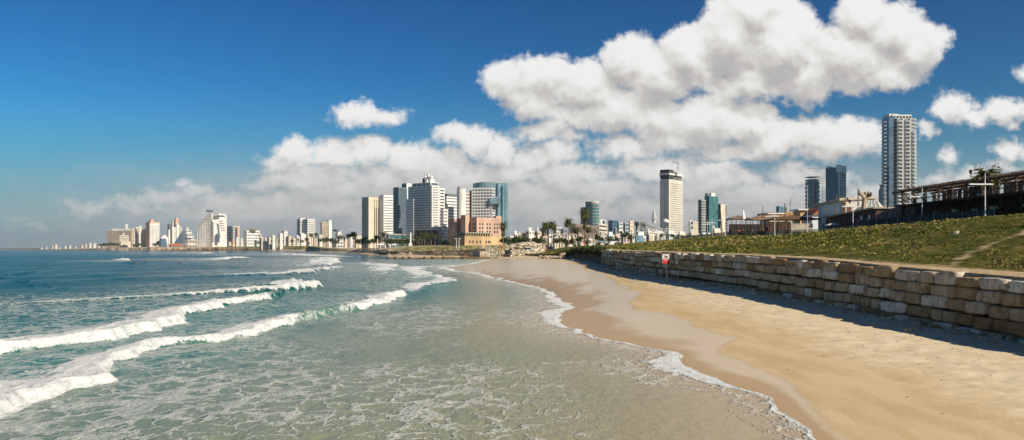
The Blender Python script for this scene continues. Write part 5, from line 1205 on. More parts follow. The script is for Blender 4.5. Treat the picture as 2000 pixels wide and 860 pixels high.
# plants trailing over the edge of the eroded face, and the carpet on the bank
def carpet(name, label, n, ysamp, smin, smax, size, seed, lift=0.0, face=False):
    r = np.random.default_rng(seed); Y_ = ysamp(r, n); s_ = r.uniform(smin, smax, n)
    X_, Z_ = bank_pt(s_, Y_); k = fbm(X_*.5, Y_*.5, 3, 301)
    if not face:
        dd = np.min([seg_d(X_, Y_, a, b_) for a, b_ in TR], axis=0); keep = (dd > .8) & (k > r.uniform(.3, .72, n)); X_, Y_, Z_, k = X_[keep], Y_[keep], Z_[keep], k[keep]
    n = len(X_); a = r.uniform(0, 6.28, n); k5 = fbm(X_*.55, Y_*.4, 3, 307); sz = size*r.uniform(.5, 1.4, n)*np.clip(Y_/90, .6, 1.7)*(.45+1.2*sst(k5, .3, .7))
    V = []; 
    ca, sa = np.cos(a), np.sin(a); base = np.stack([X_, Y_, Z_-.02+lift], -1)
    d1 = np.stack([ca, sa, 0*a], -1)*sz[:, None]; d2 = np.stack([-sa, ca, 0*a], -1)*sz[:, None]; upv = np.stack([r.normal(0, .25, n), r.normal(0, .25, n), r.uniform(.5, 1.1, n)], -1)*sz[:, None]
    A_ = base-d1*.7; B_ = base+d1*.7; C_ = base+upv+d2*.35; D_ = base+upv*.9-d1*.4
    E_ = base-d2*.6; F2 = base+d2*.6; G2 = base+upv*.8+d1*.5; H2 = base+upv-d1*.2
    V = np.stack([A_, B_, C_, D_, E_, F2, G2, H2], 1).reshape(-1, 3); i = np.arange(n)[:, None]*8
    Fq = np.concatenate([i+np.array([[0, 1, 2, 3]]), i+np.array([[4, 5, 6, 7]])]); k3 = fbm(X_*.12, Y_*.07, 3, 303); k4 = fbm(X_*1.1, Y_*1.1, 2, 304); tn = np.clip(np.concatenate([k3, k3])*1.3-.75+np.concatenate([k5, k5])*1.5+np.concatenate([k4, k4])*.3-.3+r.normal(0, .13, 2*n), 0, 1)
    return tag(faces_mesh(name, V, Fq, GROUNDC, None, False, {'tone': tn}), label, 'ground cover', None, 'stuff')
m, t, b = new_mat('ground_cover_leaves'); tn = t.attr('tone')
t.put(b.inputs['Base Color'], t.ramp(tn, [(0, (0.032, 0.055, 0.010)), (.35, (0.085, 0.115, 0.016)), (.65, (0.22, 0.225, 0.04)), (.9, (0.31, 0.25, 0.09)), (1, (0.24, 0.18, 0.07))])); b.inputs['Roughness'].default_value = .75; b.inputs['Specular IOR Level'].default_value = .15
GROUNDC = m
carpet('ground_cover', 'low creeping green and yellowish plants covering the bank', 150000, lambda r, n: 30*np.exp(r.uniform(0, 1, n)**.9*np.log(14)), 1.0, 2.0, .115, 5)
r = np.random.default_rng(8); 
def over_edge(label, n, y0, y1, seed):
    r = np.random.default_rng(seed); Y_ = r.uniform(y0, y1, n); s_ = r.uniform(0, .9, n); X0_, Z0_ = bank_pt(s_, Y_); k = fbm(Y_*.25, Y_*0, 4, 302)
    drop = r.uniform(-.2, 1, n)**1; hang = np.clip(drop, 0, 1)*(.6+2.6*np.clip(k-.25, 0, 1)); X_ = X0_-s_*0-hang*.25-.3+r.normal(0, .3, n); Z_ = Z0_-hang+np.clip(-drop, 0, 1)*2+.1
    u_ = r.normal(size=(n, 3)); u_ /= np.linalg.norm(u_, axis=1)[:, None]; w = r.normal(size=(n, 3)); w /= np.linalg.norm(w, axis=1)[:, None]; s2 = .32*r.uniform(.6, 1.4, n)[:, None]; c_ = np.stack([X_, Y_, Z_], -1)
    V = np.stack([c_-u_*s2, c_+w*s2*.6, c_+u_*s2, c_-w*s2*.6], 1).reshape(-1, 3)
    return tag(faces_mesh('trailing_shrubs', V, np.arange(4*n).reshape(-1, 4), SHR, None, False, {'tone': r.random(n)}), label, 'shrubs', None, 'stuff')
over_edge('dark green plants hanging over the eroded face beyond the end of the block wall', 9000, 168, 300, 4)

# ------------------------------------------------------------------ lamps along the promenade
def make_lamp():
    root = empty('street_lamp', None, 'lamp'); b_ = MB(); b_.tube((0, 0, .7), (0, 0, 6.1), .085, .055, 10); b_.build('pole', WHITEM, root)
    b_ = MB(); b_.tube((0, 0, -.3), (0, 0, .75), .15, .13, 10); b_.build('base', WHITEM, root)
    b_ = MB(); b_.prism([(-2.2, -.22), (.95, -.22), (.95, .22), (-2.2, .22)], 4.5, 4.68); b_.build('reflector_arm', WHITEM, root)
    b_ = MB(); b_.tube((.05, 0, 5.7), (.75, 0, 4.68), .02, .02, 5); b_.build('stay', METAL, root)
    return root
lamp0 = make_lamp(); LAMPS = [(1924, 110), (1801, 134), (1666, 151), (1513, 171), (1417, 240), (1391, 262), (1382, 275), (1328, 300), (1309, 322), (1283, 345), (1258, 368), (1235, 400), (1207, 430), (1179, 400), (1159, 430), (1153, 440), (1131, 440), (1123, 450)]
LL = ['nearest cross-armed white lamp, in front of the dark pergola', 'second nearest white lamp, left of the dark pergola', 'white lamp in front of the brick red building', 'white lamp in front of the brown awnings']
for i, (px, D) in enumerate(LAMPS):
    o = lamp0 if i == 0 else copy_tree(lamp0); x = XP(px, D); z_ = bank_z(x, D) if D < 420 else ZP(476, D)
    if D < 420: z_ = max(z_, ZP(np.interp(px, [1160, 1235, 1258, 1309, 1382, 1417], [476, 470, 470, 468, 463.5, 460.5]), D)-.6) if px < 1420 else z_
    o.location = (x, D, z_-.05); sc_ = 1.0 if px > 1200 else .8; o.scale = (sc_*(.95 if i else 1), sc_, sc_)
    tag(o, LL[i] if i < 4 else f'small distant white lamp, {ORD[i-4]} from right of {NUM[14]} along the promenade', 'lamp', 'street lamps along the promenade')
def pole(name, label, px, D, tp, r_, m, lean=0.0, cat='pole'):
    x = XP(px, D); z_ = bank_z(x, D); b_ = MB((x, D, z_)); b_.tube((x, D, z_-.3), (x+lean, D, ZP(tp, D)), r_, r_*.6, 7); return tag(b_.build(name, m), label, cat)
pole('flag_pole', 'thin plain white flagpole without a flag, left of the white seaside house', 1577, 165, 362, .06, WHITEM)
WOODP = mat('pergola_wood', (0.13, 0.085, 0.055), .9, .25, 1.5, streak=.2); WOOD = mat('weathered_wood', (0.30, 0.20, 0.12), .9, .25, 1.5, streak=.2); WOODD = mat('dark_wood', (0.085, 0.05, 0.032), .85, .3, 1.5, streak=.2)
pole('wooden_pole', 'leaning wooden pole beside the fifth white lamp', 1411, 235, 407, .22, WOOD, -.6)
pole('wooden_pole', 'upright wooden pole rising out of the middle awning', 1490, 215, 403, .15, WOOD)
pole('wooden_pole', 'tall dark wooden pole at the right end of the middle awnings', 1536, 205, 398, .22, WOOD, -.4)
pole('wooden_pole', 'bare leaning wooden stick crossing the tall dark pole', 1536, 206, 388, .10, WOOD, 1.2)
pole('wooden_pole', 'black pole in front of the stone shed, left of the dark hall', 1733, 150, 384, .12, WOODD)
pole('wooden_pole', 'short pale wooden post in front of the white seaside house', 1634, 178, 407, .12, WOOD)

# ------------------------------------------------------------------ bars and sheds on the ridge
GZ_ = 9.5
def box_w(parent, nm, m, x0, x1, y0, y1, z0, z1):
    b_ = MB(parent.location); b_.box(x0, x1, y0, y1, z0, z1); return b_.build(nm, m, parent)
shade = mat('shade_dark_timber', (0.045, 0.036, 0.03), .9, .3, 1.0); THATCH = mat('brown_awning', (0.24, 0.15, 0.09), .95, .25, .8); CANV = mat('pale_canvas', (0.55, 0.48, 0.38), .9, .12, .6)  # the near-black timber has the deep shade of the interiors in its colour
hall = empty('beach_bar', 'dark open fronted beach bar under the timber pergola, right edge', 'bar', (72, 120, GZ_))
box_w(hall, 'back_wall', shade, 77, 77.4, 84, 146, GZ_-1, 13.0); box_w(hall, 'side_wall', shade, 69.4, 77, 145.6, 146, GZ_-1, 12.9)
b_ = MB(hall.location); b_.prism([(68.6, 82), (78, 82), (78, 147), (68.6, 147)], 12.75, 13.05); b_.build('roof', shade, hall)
rg = random.Random(4)
for k in range(14):
    y = 85+k*4.5; b_ = MB(hall.location); b_.tube((69.6, y, GZ_-1), (69.6, y, 12.8), .14, .12, 6); b_.build('post', WOODD, hall)
b_ = MB(hall.location); b_.box(69.7, 70.2, 118, 144, GZ_-.6, 10.9); b_.build('counter', shade, hall)
box_w(hall, 'white_bench', WHITEM, 69.2, 69.9, 100.5, 109, 10.35, 10.6); box_w(hall, 'green_panel', mat('sea_green_panel', (0.10, 0.16, 0.13), .8, .2, 1), 69.9, 70.1, 101, 110, 10.6, 11.6)
for k in range(9):
    y = 92+k*5.7+rg.uniform(-1, 1); b_ = MB(hall.location); b_.box(71.5, 72.1, y, y+rg.uniform(.5, 1.6), 11.2, 11.2+rg.uniform(.15, .5)); b_.build('shelf_item', CANV, hall)
pg_ = empty('pergola', 'weathered open timber pergola frame on top of the dark beach bar', 'pergola', (72, 120, 13.0))
for k in range(16):
    y = 84+k*4.1; b_ = MB(pg_.location); b_.beam((69.4, y, 13.0), (69.4+rg.uniform(-.1, .1), y, 15.5), .26); b_.build('post', WOODP, pg_)
    b_ = MB(pg_.location); b_.beam((76.6, y, 13.0), (76.6, y, 15.4), .22); b_.build('post', WOODD, pg_)
    b_ = MB(pg_.location); b_.beam((68.7, y, 15.62+rg.uniform(-.06, .06)), (77.3, y, 15.5), .16, .22); b_.build('rafter', WOODD, pg_)
for x in (69.4, 73, 76.6):
    b_ = MB(pg_.location); b_.beam((x, 82.5, 15.42), (x, 149.5, 15.42), .2, .3); b_.build('beam', WOODP if x == 69.4 else WOODD, pg_)
b_ = MB(pg_.location)
for k in range(90):
    y = 83+k*.74; b_.beam((68.6+rg.uniform(0, .5), y, 15.8), (77+rg.uniform(-2.5, .5), y+rg.uniform(-.3, .3), 15.78), .09, .06)
b_.build('lattice', WOODD, pg_)
for (y0, y1, m_) in ((108, 113, THATCH), (114, 116, CANV), (117, 121, WOODD), (122, 127, WOOD), (128, 131, CANV), (133, 138, WOODD), (139, 145, WOODD), (96, 104, WOODD)):
    b_ = MB(pg_.location); b_.box(76.2, 76.35, y0, y1, 13.05, 15.3); b_.build('rear_panel', m_, pg_)
for k in range(15):
    y = 84+k*4.1; b_ = MB(pg_.location); b_.beam((69.4, y, 13.9), (69.4, y+4.1, 13.9+rg.uniform(-.1, .1)), .1, .14); b_.build('rail', WOODP, pg_)
    if rg.random() < .7: b_ = MB(pg_.location); b_.beam((69.4, y, 13.1), (69.4, y+4.1, 15.3), .09, .12); b_.build('brace', WOODD, pg_)
for k in range(8):
    y = 120+k*3.2; b_ = MB(pg_.location); a_ = rg.uniform(.3, 1); b_.box(70.4, 70.5, y, y+a_*1.6, 13.2, 13.2+a_*1.6); b_.build('hanging_cloth', CANV if k % 2 else THATCH, pg_)
rr_ = empty('pitched_shed', 'dark brown pitched roof shed behind the right end of the pergola', 'shed', (80, 108, GZ_))
b_ = MB(rr_.location); b_.prism([(78.5, 92), (86, 92), (86, 118), (78.5, 118)], GZ_-1, 13.2); b_.build('wall', WOODD, rr_)
b_ = MB(rr_.location); b_.add([(78, 91.5, 13.2), (87, 91.5, 13.2), (87, 118.5, 13.2), (78, 118.5, 13.2), (82.5, 91.5, 15.1), (82.5, 118.5, 15.1)], [(0, 3, 2, 1), (0, 1, 4), (2, 3, 5), (1, 2, 5, 4), (3, 0, 4, 5)]); b_.build('roof', mat('rust_roof', (0.14, 0.07, 0.04), .9, .3, .6), rr_)
lp = empty('lantern', 'old black lantern standing above the pergola beam', 'lantern', (69.4, 116, 15.6))
lx, ly = XP(1896, 117), 117; b_ = MB(lp.location); b_.tube((lx, ly, 15.5), (lx, ly, 16.0), .06, .06, 6); b_.build('stem', WOODD, lp)
b_ = MB(lp.location); b_.tube((lx, ly, 16.0), (lx, ly, 16.35), .16, .24, 6); b_.build('cage', G_DARK, lp); b_ = MB(lp.location); b_.tube((lx, ly, 16.35), (lx, ly, 16.6), .32, .05, 6); b_.build('cap', WOODD, lp)
pB = make_palm('palm_tree', 10, 3.9, 31, 40, False); pB.location = (XP(1928, 122), 122, 10); pB.scale = (.62, .62, .78); pB.location.z = 9.6; tag(pB, 'broad palm growing up through the pergola behind the nearest lamp', 'palm')
# stone shed
sh = empty('stone_shed', 'grey shed with rounded roof and brown door, between the brick building and dark bar', 'shed', (74, 149, GZ_))
prof = [(157.5, GZ_-1), (157.5, 11.7), (154.5, 12.25), (151, 12.7), (147.5, 13.0), (144, 13.15), (142.5, 13.1), (142.5, GZ_-1)]
b_ = MB(sh.location); n_ = len(prof); b_.add([(69.9, y, z) for y, z in prof]+[(78, y, z) for y, z in prof], [tuple(range(n_)), tuple(range(2*n_-1, n_-1, -1))]+[(i, n_+i, n_+(i+1) % n_, (i+1) % n_) for i in range(n_)]); b_.build('wall', mat('rough_grey_render', (0.20, 0.18, 0.165), .95, .3, .9, streak=.3), sh)
box_w(sh, 'door', mat('brown_door', (0.17, 0.10, 0.07), .9, .2, 1), 69.82, 70, 144.4, 148.2, GZ_-.5, 12.1)
# brick building
bk = empty('brick_bar', 'low dark brick red building with a pale sloping roof edge and two white posters', 'building', (74, 168, GZ_))
BR = mat('dark_brick', (0.11, 0.058, 0.045), .9, .3, .8, streak=.2)
b_ = MB(bk.location); b_.add([(70.2, 158, GZ_-1.5), (79, 158, GZ_-1.5), (79, 183, GZ_-1.5), (70.2, 183, GZ_-1.5), (70.2, 158, 13.0), (79, 158, 13.0), (79, 183, 12.1), (70.2, 183, 12.1)], [(0, 3, 2, 1), (4, 5, 6, 7), (0, 1, 5, 4), (1, 2, 6, 5), (2, 3, 7, 6), (3, 0, 4, 7)]); b_.build('wall', BR, bk)
b_ = MB(bk.location); b_.add([(69.5, 157.6, 13.02), (79.6, 157.6, 13.02), (79.6, 183.6, 12.12), (69.5, 183.6, 12.12), (69.5, 157.6, 13.32), (79.6, 157.6, 13.32), (79.6, 183.6, 12.42), (69.5, 183.6, 12.42)], [(0, 3, 2, 1), (4, 5, 6, 7), (0, 1, 5, 4), (1, 2, 6, 5), (2, 3, 7, 6), (3, 0, 4, 7)]); b_.build('roof', mat('pale_roof_edge', (0.42, 0.35, 0.27), .9, .15, .5), bk)
for px in (1683, 1698.5):
    y = 70.2*1600/(px-1000); b_ = MB(bk.location); b_.box(70.12, 70.22, y-.35, y+.35, 10.6, 11.9); b_.build('poster', WHITEM, bk)
y = 70.2*1600/707; box_w(bk, 'door', mat('red_brown_door', (0.20, 0.08, 0.05), .85, .2, 1), 70.1, 70.22, y-.9, y+.9, GZ_-.5, 12.0)
# white seaside house
wh = empty('seaside_house', 'white and cream seaside house with a teal window strip, behind the brick building', 'house', (80, 198, 10))
LB = mat('skylit_white_render', (0.60, 0.63, 0.64), .8, .06, .3); CW = mat('sunlit_cream_render', (0.74, 0.68, 0.58), .85, .08, .3, streak=.1)  # bluish skylight and creamy sunlight are put into these two wall colours
box_w(wh, 'left_wall', LB, 77, 84, 191.5, 206, 9, 16.4); 
b_ = MB(wh.location); b_.add([(76.2, 190.6, 16.5), (85, 190.6, 17.0), (85, 207, 16.6), (76.2, 207, 16.1), (76.2, 190.6, 17.1), (85, 190.6, 17.6), (85, 207, 17.0), (76.2, 207, 16.5)], [(0, 3, 2, 1), (4, 5, 6, 7), (0, 1, 5, 4), (1, 2, 6, 5), (2, 3, 7, 6), (3, 0, 4, 7)]); b_.build('roof', CANV, wh)
wf_ = box_w(wh, 'window', WHITEM, 76.9, 77.0, 192.3, 203.5, 13.9, 15.9)
for k in range(7): y = 192.6+k*1.55; box_w(wf_, 'pane', G_TEAL, 76.84, 76.94, y, y+1.4, 14.1, 15.7)
wp = [(1645, 391), (1651, 388), (1664, 387), (1672, 384), (1684, 383), (1698, 384), (1707, 386), (1718, 396), (1729, 408), (1729, 432), (1645, 432)]
b_ = MB(wh.location); n_ = len(wp); fr = [tuple(P(a, c, 191)) for a, c in wp]; b_.add(fr+[(x, y+9, z) for x, y, z in fr], [tuple(range(n_-1, -1, -1)), tuple(range(n_, 2*n_))]+[(i, (i+1) % n_, n_+(i+1) % n_, n_+i) for i in range(n_)]); b_.build('front_wall', CW, wh)
def fbox(parent, nm, m, px0, px1, y0, y1, D, th=.15):
    a = P(px0, y1, D); c = P(px1, y0, D); b_ = MB(parent.location); b_.box(a.x, c.x, D-th, D, a.z, c.z); return b_.build(nm, m, parent)
fbox(wh, 'door', mat('brown_door', None), 1656, 1663, 403, 420, 190.95); fbox(wh, 'downpipe', mat('rust_pipe', (0.28, 0.12, 0.06), .8, .2, 1), 1648.2, 1650.2, 388, 422, 190.9, .3)
b_ = MB(wh.location); c = P(1659.5, 392, 190.2); b_.tube(c, c+Vector((0, 0, -.7)), .3, .15, 6); b_.tube(c, c+Vector((0, 0, .3)), .36, .05, 6); b_.build('wall_lantern', WOODD, wh)
b_ = MB(wh.location); c = P(1634, 381, 198)
for k in range(10): a_ = c+Vector((0, k*.03-.15, 0)); 
b_.dome((0, 0, 0), .75, .75, .28, 14, 4); dish = b_.build('satellite_dish', WHITEM, wh, True); dish.location = c-wh.location; dish.rotation_euler = (R(80), 0, R(20))
b_ = MB(wh.location); b_.tube(P(1634, 389, 198.5), P(1634, 381, 198.5), .06, .06, 6); b_.build('dish_mast', METAL, wh)
sk = MB(wh.location); a_, c_, d_, e_ = P(1691, 406, 186), P(1719, 407, 186), P(1712, 392, 189.5), P(1697, 392, 189.5); sk.add([a_, c_, d_, e_, a_+Vector((0, 4, 0)), c_+Vector((0, 4, 0))], [(0, 1, 2, 3), (0, 3, 4), (1, 5, 2), (3, 2, 5, 4), (0, 4, 5, 1)]); s_o = sk.build('skylight', mat('dusty_glass', (0.30, 0.33, 0.30), .35, .1, .5), wh)
for k in range(4):
    f_ = k/3; b_ = MB(wh.location); b_.beam(Vector(a_).lerp(c_, f_)+Vector((0, -.1, .05)), Vector(e_).lerp(d_, f_)+Vector((0, -.1, .05)), .14); b_.build('skylight_bar', WHITEM, wh)
# pollarded tree
tr = empty('pollard_tree', 'thick pale tree trunk cut back to stumps, in front of the cream house wall', 'tree', P(1688, 412, 184))
b_ = MB(tr.location); j0 = P(1686, 414, 184); j1 = P(1689, 388, 184); b_.tube(j0, j1, .55, .5, 9)
for (px, py, r0) in ((1677, 374, .3), (1683, 378, .34), (1691, 376, .36), (1698, 381, .32)):
    b_.tube(j1, P(px, py, 184+(px-1688)*.1), .42, r0, 8)
b_.tube(P(1679, 381, 183.5), P(1676, 379, 183.5), .25, .2, 7); b_.build('trunk', mat('pale_bark', (0.42, 0.33, 0.24), .95, .25, 1.4), tr)
V, Fq, tn = crown_arrays(160, 1.3, 1.0, .8, 0, .22, 77, 4); V = V+np.array(P(1695, 381, 184)-tr.location); faces_mesh('crown', V, Fq, LEAF, tr, False, {'tone': tn})
pole('post', 'short dark finial post left of the pollarded tree on the house roof', 1676.5, 189, 368, .28, METAL)
# awnings
def awning(label, px0, px1, py, D, m, drop=.5, depth=6, posts=(0.08, .5, .92), peak=.5):
    o = empty('awning', label, 'awning', P((px0+px1)/2, py, D)); a = P(px0, py, D); c = P(px1, py, D); mx = (a.x+c.x)/2; b_ = MB(o.location)
    x0, x1, y0, y1, z = a.x, c.x, D-depth/2, D+depth/2, a.z
    b_.add([(x0, y0, z-drop), (x1, y0, z-drop), (x1, y1, z-drop), (x0, y1, z-drop), (mx, (y0+y1)/2, z+peak), (x0, y0, z-drop-.25), (x1, y0, z-drop-.25), (x1, y1, z-drop-.25), (x0, y1, z-drop-.25)], [(0, 1, 4), (1, 2, 4), (2, 3, 4), (3, 0, 4), (0, 5, 6, 1), (1, 6, 7, 2), (2, 7, 8, 3), (3, 8, 5, 0), (5, 8, 7, 6)]); b_.build('roof', m, o)
    for t_ in posts:
        for yy_ in (y0+.4, y1-.4):
            xx = x0+(x1-x0)*t_; zz = bank_z(xx, yy_); b_ = MB(o.location); b_.tube((xx, yy_, zz-.2), (xx, yy_, z-drop), .09, .09, 6); b_.build('post', WOODD, o)
awning('brown peaked awning on the left, right of the fifth lamp', 1421, 1464, 424, 240, THATCH)
awning('middle brown peaked awning of the three over the terrace', 1460, 1512, 425, 228, THATCH, peak=.7)
awning('wide dark brown awning over the terrace, rightmost of three', 1500, 1592, 424.5, 208, mat('dark_brown_awning', (0.15, 0.085, 0.05), .95, .25, .8), peak=.5, depth=8, posts=(.04, .3, .62, .96))
awning('small white flat awning behind the fourth lamp', 1494, 1530, 416.5, 232, WHITEM, .1, 5, (.1, .9), .1)
o = empty('ochre_building', 'long flat ochre roof building behind the brown awnings', 'building', P(1540, 424, 262)); b_ = MB(o.location); a = P(1502, 0, 262); c = P(1583, 0, 262); b_.box(a.x, c.x, 262, 272, 9, ZP(424, 262)); b_.build('wall', CANV, o)
b_ = MB(o.location); b_.box(a.x-.5, c.x, 261, 273, ZP(424, 262), ZP(415.5, 262)); b_.build('roof', mat('ochre_fascia', (0.42, 0.22, 0.08), .9, .2, .3), o)
o = empty('kiosk', 'small cream and orange kiosk with a white roof slab, left of the white seaside house', 'kiosk', P(1575, 430, 236)); b_ = MB(o.location); a = P(1563, 0, 236); c = P(1586, 0, 236); b_.box(a.x, c.x, 236, 242, 9, ZP(411, 236)); b_.build('wall', mat('orange_cream_wall', (0.62, 0.40, 0.22), .9, .15, .5), o)
b_ = MB(o.location); b_.box(a.x-.8, c.x+.4, 235.3, 243, ZP(411, 236), ZP(408.2, 236)); b_.build('roof', WHITEM, o)
o = empty('tiled_shed', 'small shed with a red brown roof between the kiosk and the white seaside house', 'shed', P(1594, 425, 226)); b_ = MB(o.location); a = P(1586, 0, 226); c = P(1602, 0, 226); b_.box(a.x, c.x, 226, 234, 9, ZP(420, 226)); b_.build('wall', LB, o)
b_ = MB(o.location); b_.add([(a.x, 225.5, ZP(420, 226)), (c.x, 225.5, ZP(420, 226)), (c.x, 234, ZP(420, 226)), (a.x, 234, ZP(420, 226)), (c.x, 234, ZP(404, 226)), (c.x, 225.5, ZP(406, 226)), (a.x+.5, 230, ZP(413, 226))], [(0, 1, 5, 6), (3, 6, 4, 2), (1, 2, 4, 5), (5, 4, 6), (0, 6, 3), (0, 3, 2, 1)]); b_.build('roof', W_TILE, o)
o = empty('low_terrace_wall', 'low pale fence of upright boards under the wide brown awning', 'fence', P(1560, 450, 190)); b_ = MB(o.location)
for k in range(20): a = P(1546+k*2.1, 0, 190); b_.box(a.x, a.x+.2, 190, 190.1, 9.3, ZP(437, 190))
a = P(1546, 0, 190); c = P(1588, 0, 190); b_.box(a.x, c.x, 189.95, 190.15, ZP(438, 190), ZP(437, 190)); b_.build('slats', CANV, o)
# dark seating and furniture in the awnings' shade
FUR = mat('dark_furniture', (0.03, 0.027, 0.025), .8, .3, 2)
tb = empty('cafe_table', None, 'table', (0, 0, 0)); b_ = MB(); b_.tube((0, 0, .72), (0, 0, .76), .55, .55, 12); b_.build('top', FUR, tb); b_ = MB(); b_.tube((0, 0, 0), (0, 0, .72), .05, .05, 6); b_.tube((0, 0, 0), (0, 0, .03), .3, .3, 8); b_.build('leg', FUR, tb)
ch = empty('cafe_chair', None, 'chair', (0, 0, 0)); b_ = MB(); b_.box(-.22, .22, -.22, .22, .42, .46); b_.build('seat', FUR, ch); b_ = MB(); b_.box(-.22, .22, .2, .24, .46, .95); b_.build('backrest', FUR, ch)
for sx in (-.2, .2):
    for sy in (-.2, .2): b_ = MB(); b_.tube((sx, sy, 0), (sx, sy, .42), .02, .02, 5); b_.build('leg', FUR, ch)
rg = random.Random(13); ft = fc = True
for k in range(16):
    px = 1428+k*10.2+rg.uniform(-2, 2); D = 228-(px-1428)*.2+rg.uniform(-4, 4); x = XP(px, D); z_ = bank_z(x, D)
    o = tb if ft else copy_tree(tb); ft = False; o.location = (x, D, z_); tag(o, 'dark round table in the shade under the brown awnings', 'table', 'tables under the awnings')
    for q2 in range(2):
        o = ch if fc else copy_tree(ch); fc = False; o.location = (x+(1-2*q2)*.8, D+rg.uniform(-.3, .3), z_); o.rotation_euler = (0, 0, (-1.57 if q2 == 0 else 1.57)+rg.uniform(-.3, .3)); tag(o, 'dark chair at a table in the shade under the brown awnings', 'chair', 'chairs under the awnings')
# dark sheets standing in for the shade at the back of the terrace
o = empty('terrace_shade_screen', 'dark sheet standing in for shade at the back of the awning terrace', 'screen', P(1500, 450, 246)); b_ = MB(o.location); a = P(1424, 0, 246); c = P(1545, 0, 246); b_.box(a.x, c.x, 246, 246.3, 8.5, ZP(438, 246)); b_.build('panel', shade, o)
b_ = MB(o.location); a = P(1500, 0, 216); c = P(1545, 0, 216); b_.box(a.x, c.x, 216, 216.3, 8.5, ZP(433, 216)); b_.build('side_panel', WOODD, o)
o = tag(pole('flag_pole', 'pole with a furled white flag above the leftmost brown awning', 1451, 232, 405, .08, METAL), None); b_ = MB(o.location); a = P(1452, 409, 232); c = P(1456, 427, 232)
b_.add([P(1451.4, 409, 232), P(1453, 412, 232.3), P(1456.5, 427, 232.5), P(1452, 429, 232.1), P(1451.4, 409, 232.2), P(1453, 412, 232.5), P(1456.5, 427, 232.7), P(1452, 429, 232.3)], [(0, 1, 2, 3), (7, 6, 5, 4), (0, 4, 5, 1), (1, 5, 6, 2), (2, 6, 7, 3), (3, 7, 4, 0)]); f_ = b_.build('flag', WHITEM, o)
wt_ = empty('white_umbrella', 'low white table umbrella behind the fence near the brick building', 'umbrella', P(1627, 438, 172)); c = P(1627, 438, 172); b_ = MB(c); b_.tube((c.x, c.y, c.z-.25), (c.x, c.y, c.z+.35), 1.7, .1, 10); b_.build('canopy', WHITEM, wt_); b_ = MB(c); b_.tube((c.x, c.y, 9.2), (c.x, c.y, c.z), .05, .05, 6); b_.build('pole', METAL, wt_)
# promenade fence
GF = mat('green_black_fence', (0.035, 0.055, 0.05), .6, .2, 2)
fe = empty('promenade_fence', 'dark green railing along the top edge of the bank, from the brick building leftwards', 'fence', (64.3, 220, 9)); fy = np.arange(150, 330, 3.0)
for i, y in enumerate(fy[:-1]):
    x0 = 64.3; z0_ = bank_z(x0, y); z1_ = bank_z(x0, y+3); b_ = MB(fe.location); b_.tube((x0, y, z0_-.2), (x0, y, z0_+1.25), .05, .05, 6); b_.build('post', GF, fe)
b_ = MB(fe.location)
for i, y in enumerate(fy[:-1]):
    z0_ = bank_z(64.3, y); z1_ = bank_z(64.3, y+3); b_.beam((64.3, y, z0_+1.15), (64.3, y+3, z1_+1.15), .06); b_.beam((64.3, y, z0_+.15), (64.3, y+3, z1_+.15), .06)
    for k in range(10): t_ = k/10; zz = z0_+(z1_-z0_)*t_; b_.beam((64.3, y+3*t_, zz+.15), (64.3, y+3*t_, zz+1.15), .05)
b_.build('railing', GF, fe)
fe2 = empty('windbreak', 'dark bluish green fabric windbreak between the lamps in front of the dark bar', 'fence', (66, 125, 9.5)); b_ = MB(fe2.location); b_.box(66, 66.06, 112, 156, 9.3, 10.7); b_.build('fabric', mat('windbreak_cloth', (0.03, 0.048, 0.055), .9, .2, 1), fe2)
for k in range(12): b_ = MB(fe2.location); b_.tube((65.9, 112+k*4, 9.2), (65.9, 112+k*4, 10.8), .05, .05, 6); b_.build('post', METAL, fe2)
# tents, container and vehicles by the far lamps
o = empty('white_tent', 'white market tent with open sides, right of the pale blue container', 'tent', P(1285, 467, 380)); a = P(1270, 456, 380); c = P(1296, 456, 380); b_ = MB(o.location); b_.prism2([(a.x, 378), (c.x, 378), (c.x, 386), (a.x, 386)], [(a.x+3, 381), (c.x-1, 381), (c.x-1, 383), (a.x+3, 383)], a.z, ZP(451, 380)); b_.build('roof', WHITEM, o)
for x in (a.x+.2, (a.x+c.x)/2, c.x-.2): b_ = MB(o.location); b_.tube((x, 378.2, 8), (x, 378.2, a.z), .15, .15, 6); b_.build('post', WHITEM, o)
o = empty('container', 'pale blue container between the single thick palm and the tent', 'container', P(1250, 469, 366)); a = P(1242.5, 468, 366); c = P(1257, 460, 366); b_ = MB(o.location); b_.box(a.x, c.x, 366, 369, a.z-1, c.z); b_.build('body', mat('pale_blue_paint', (0.22, 0.38, 0.48), .6, .1, .5), o); b_ = MB(o.location); b_.box(a.x+.5, a.x+1.4, 365.9, 366, a.z, c.z-.3); b_.build('door', mat('pale_blue_dark', (0.15, 0.27, 0.36), .6, .1, .5), o)
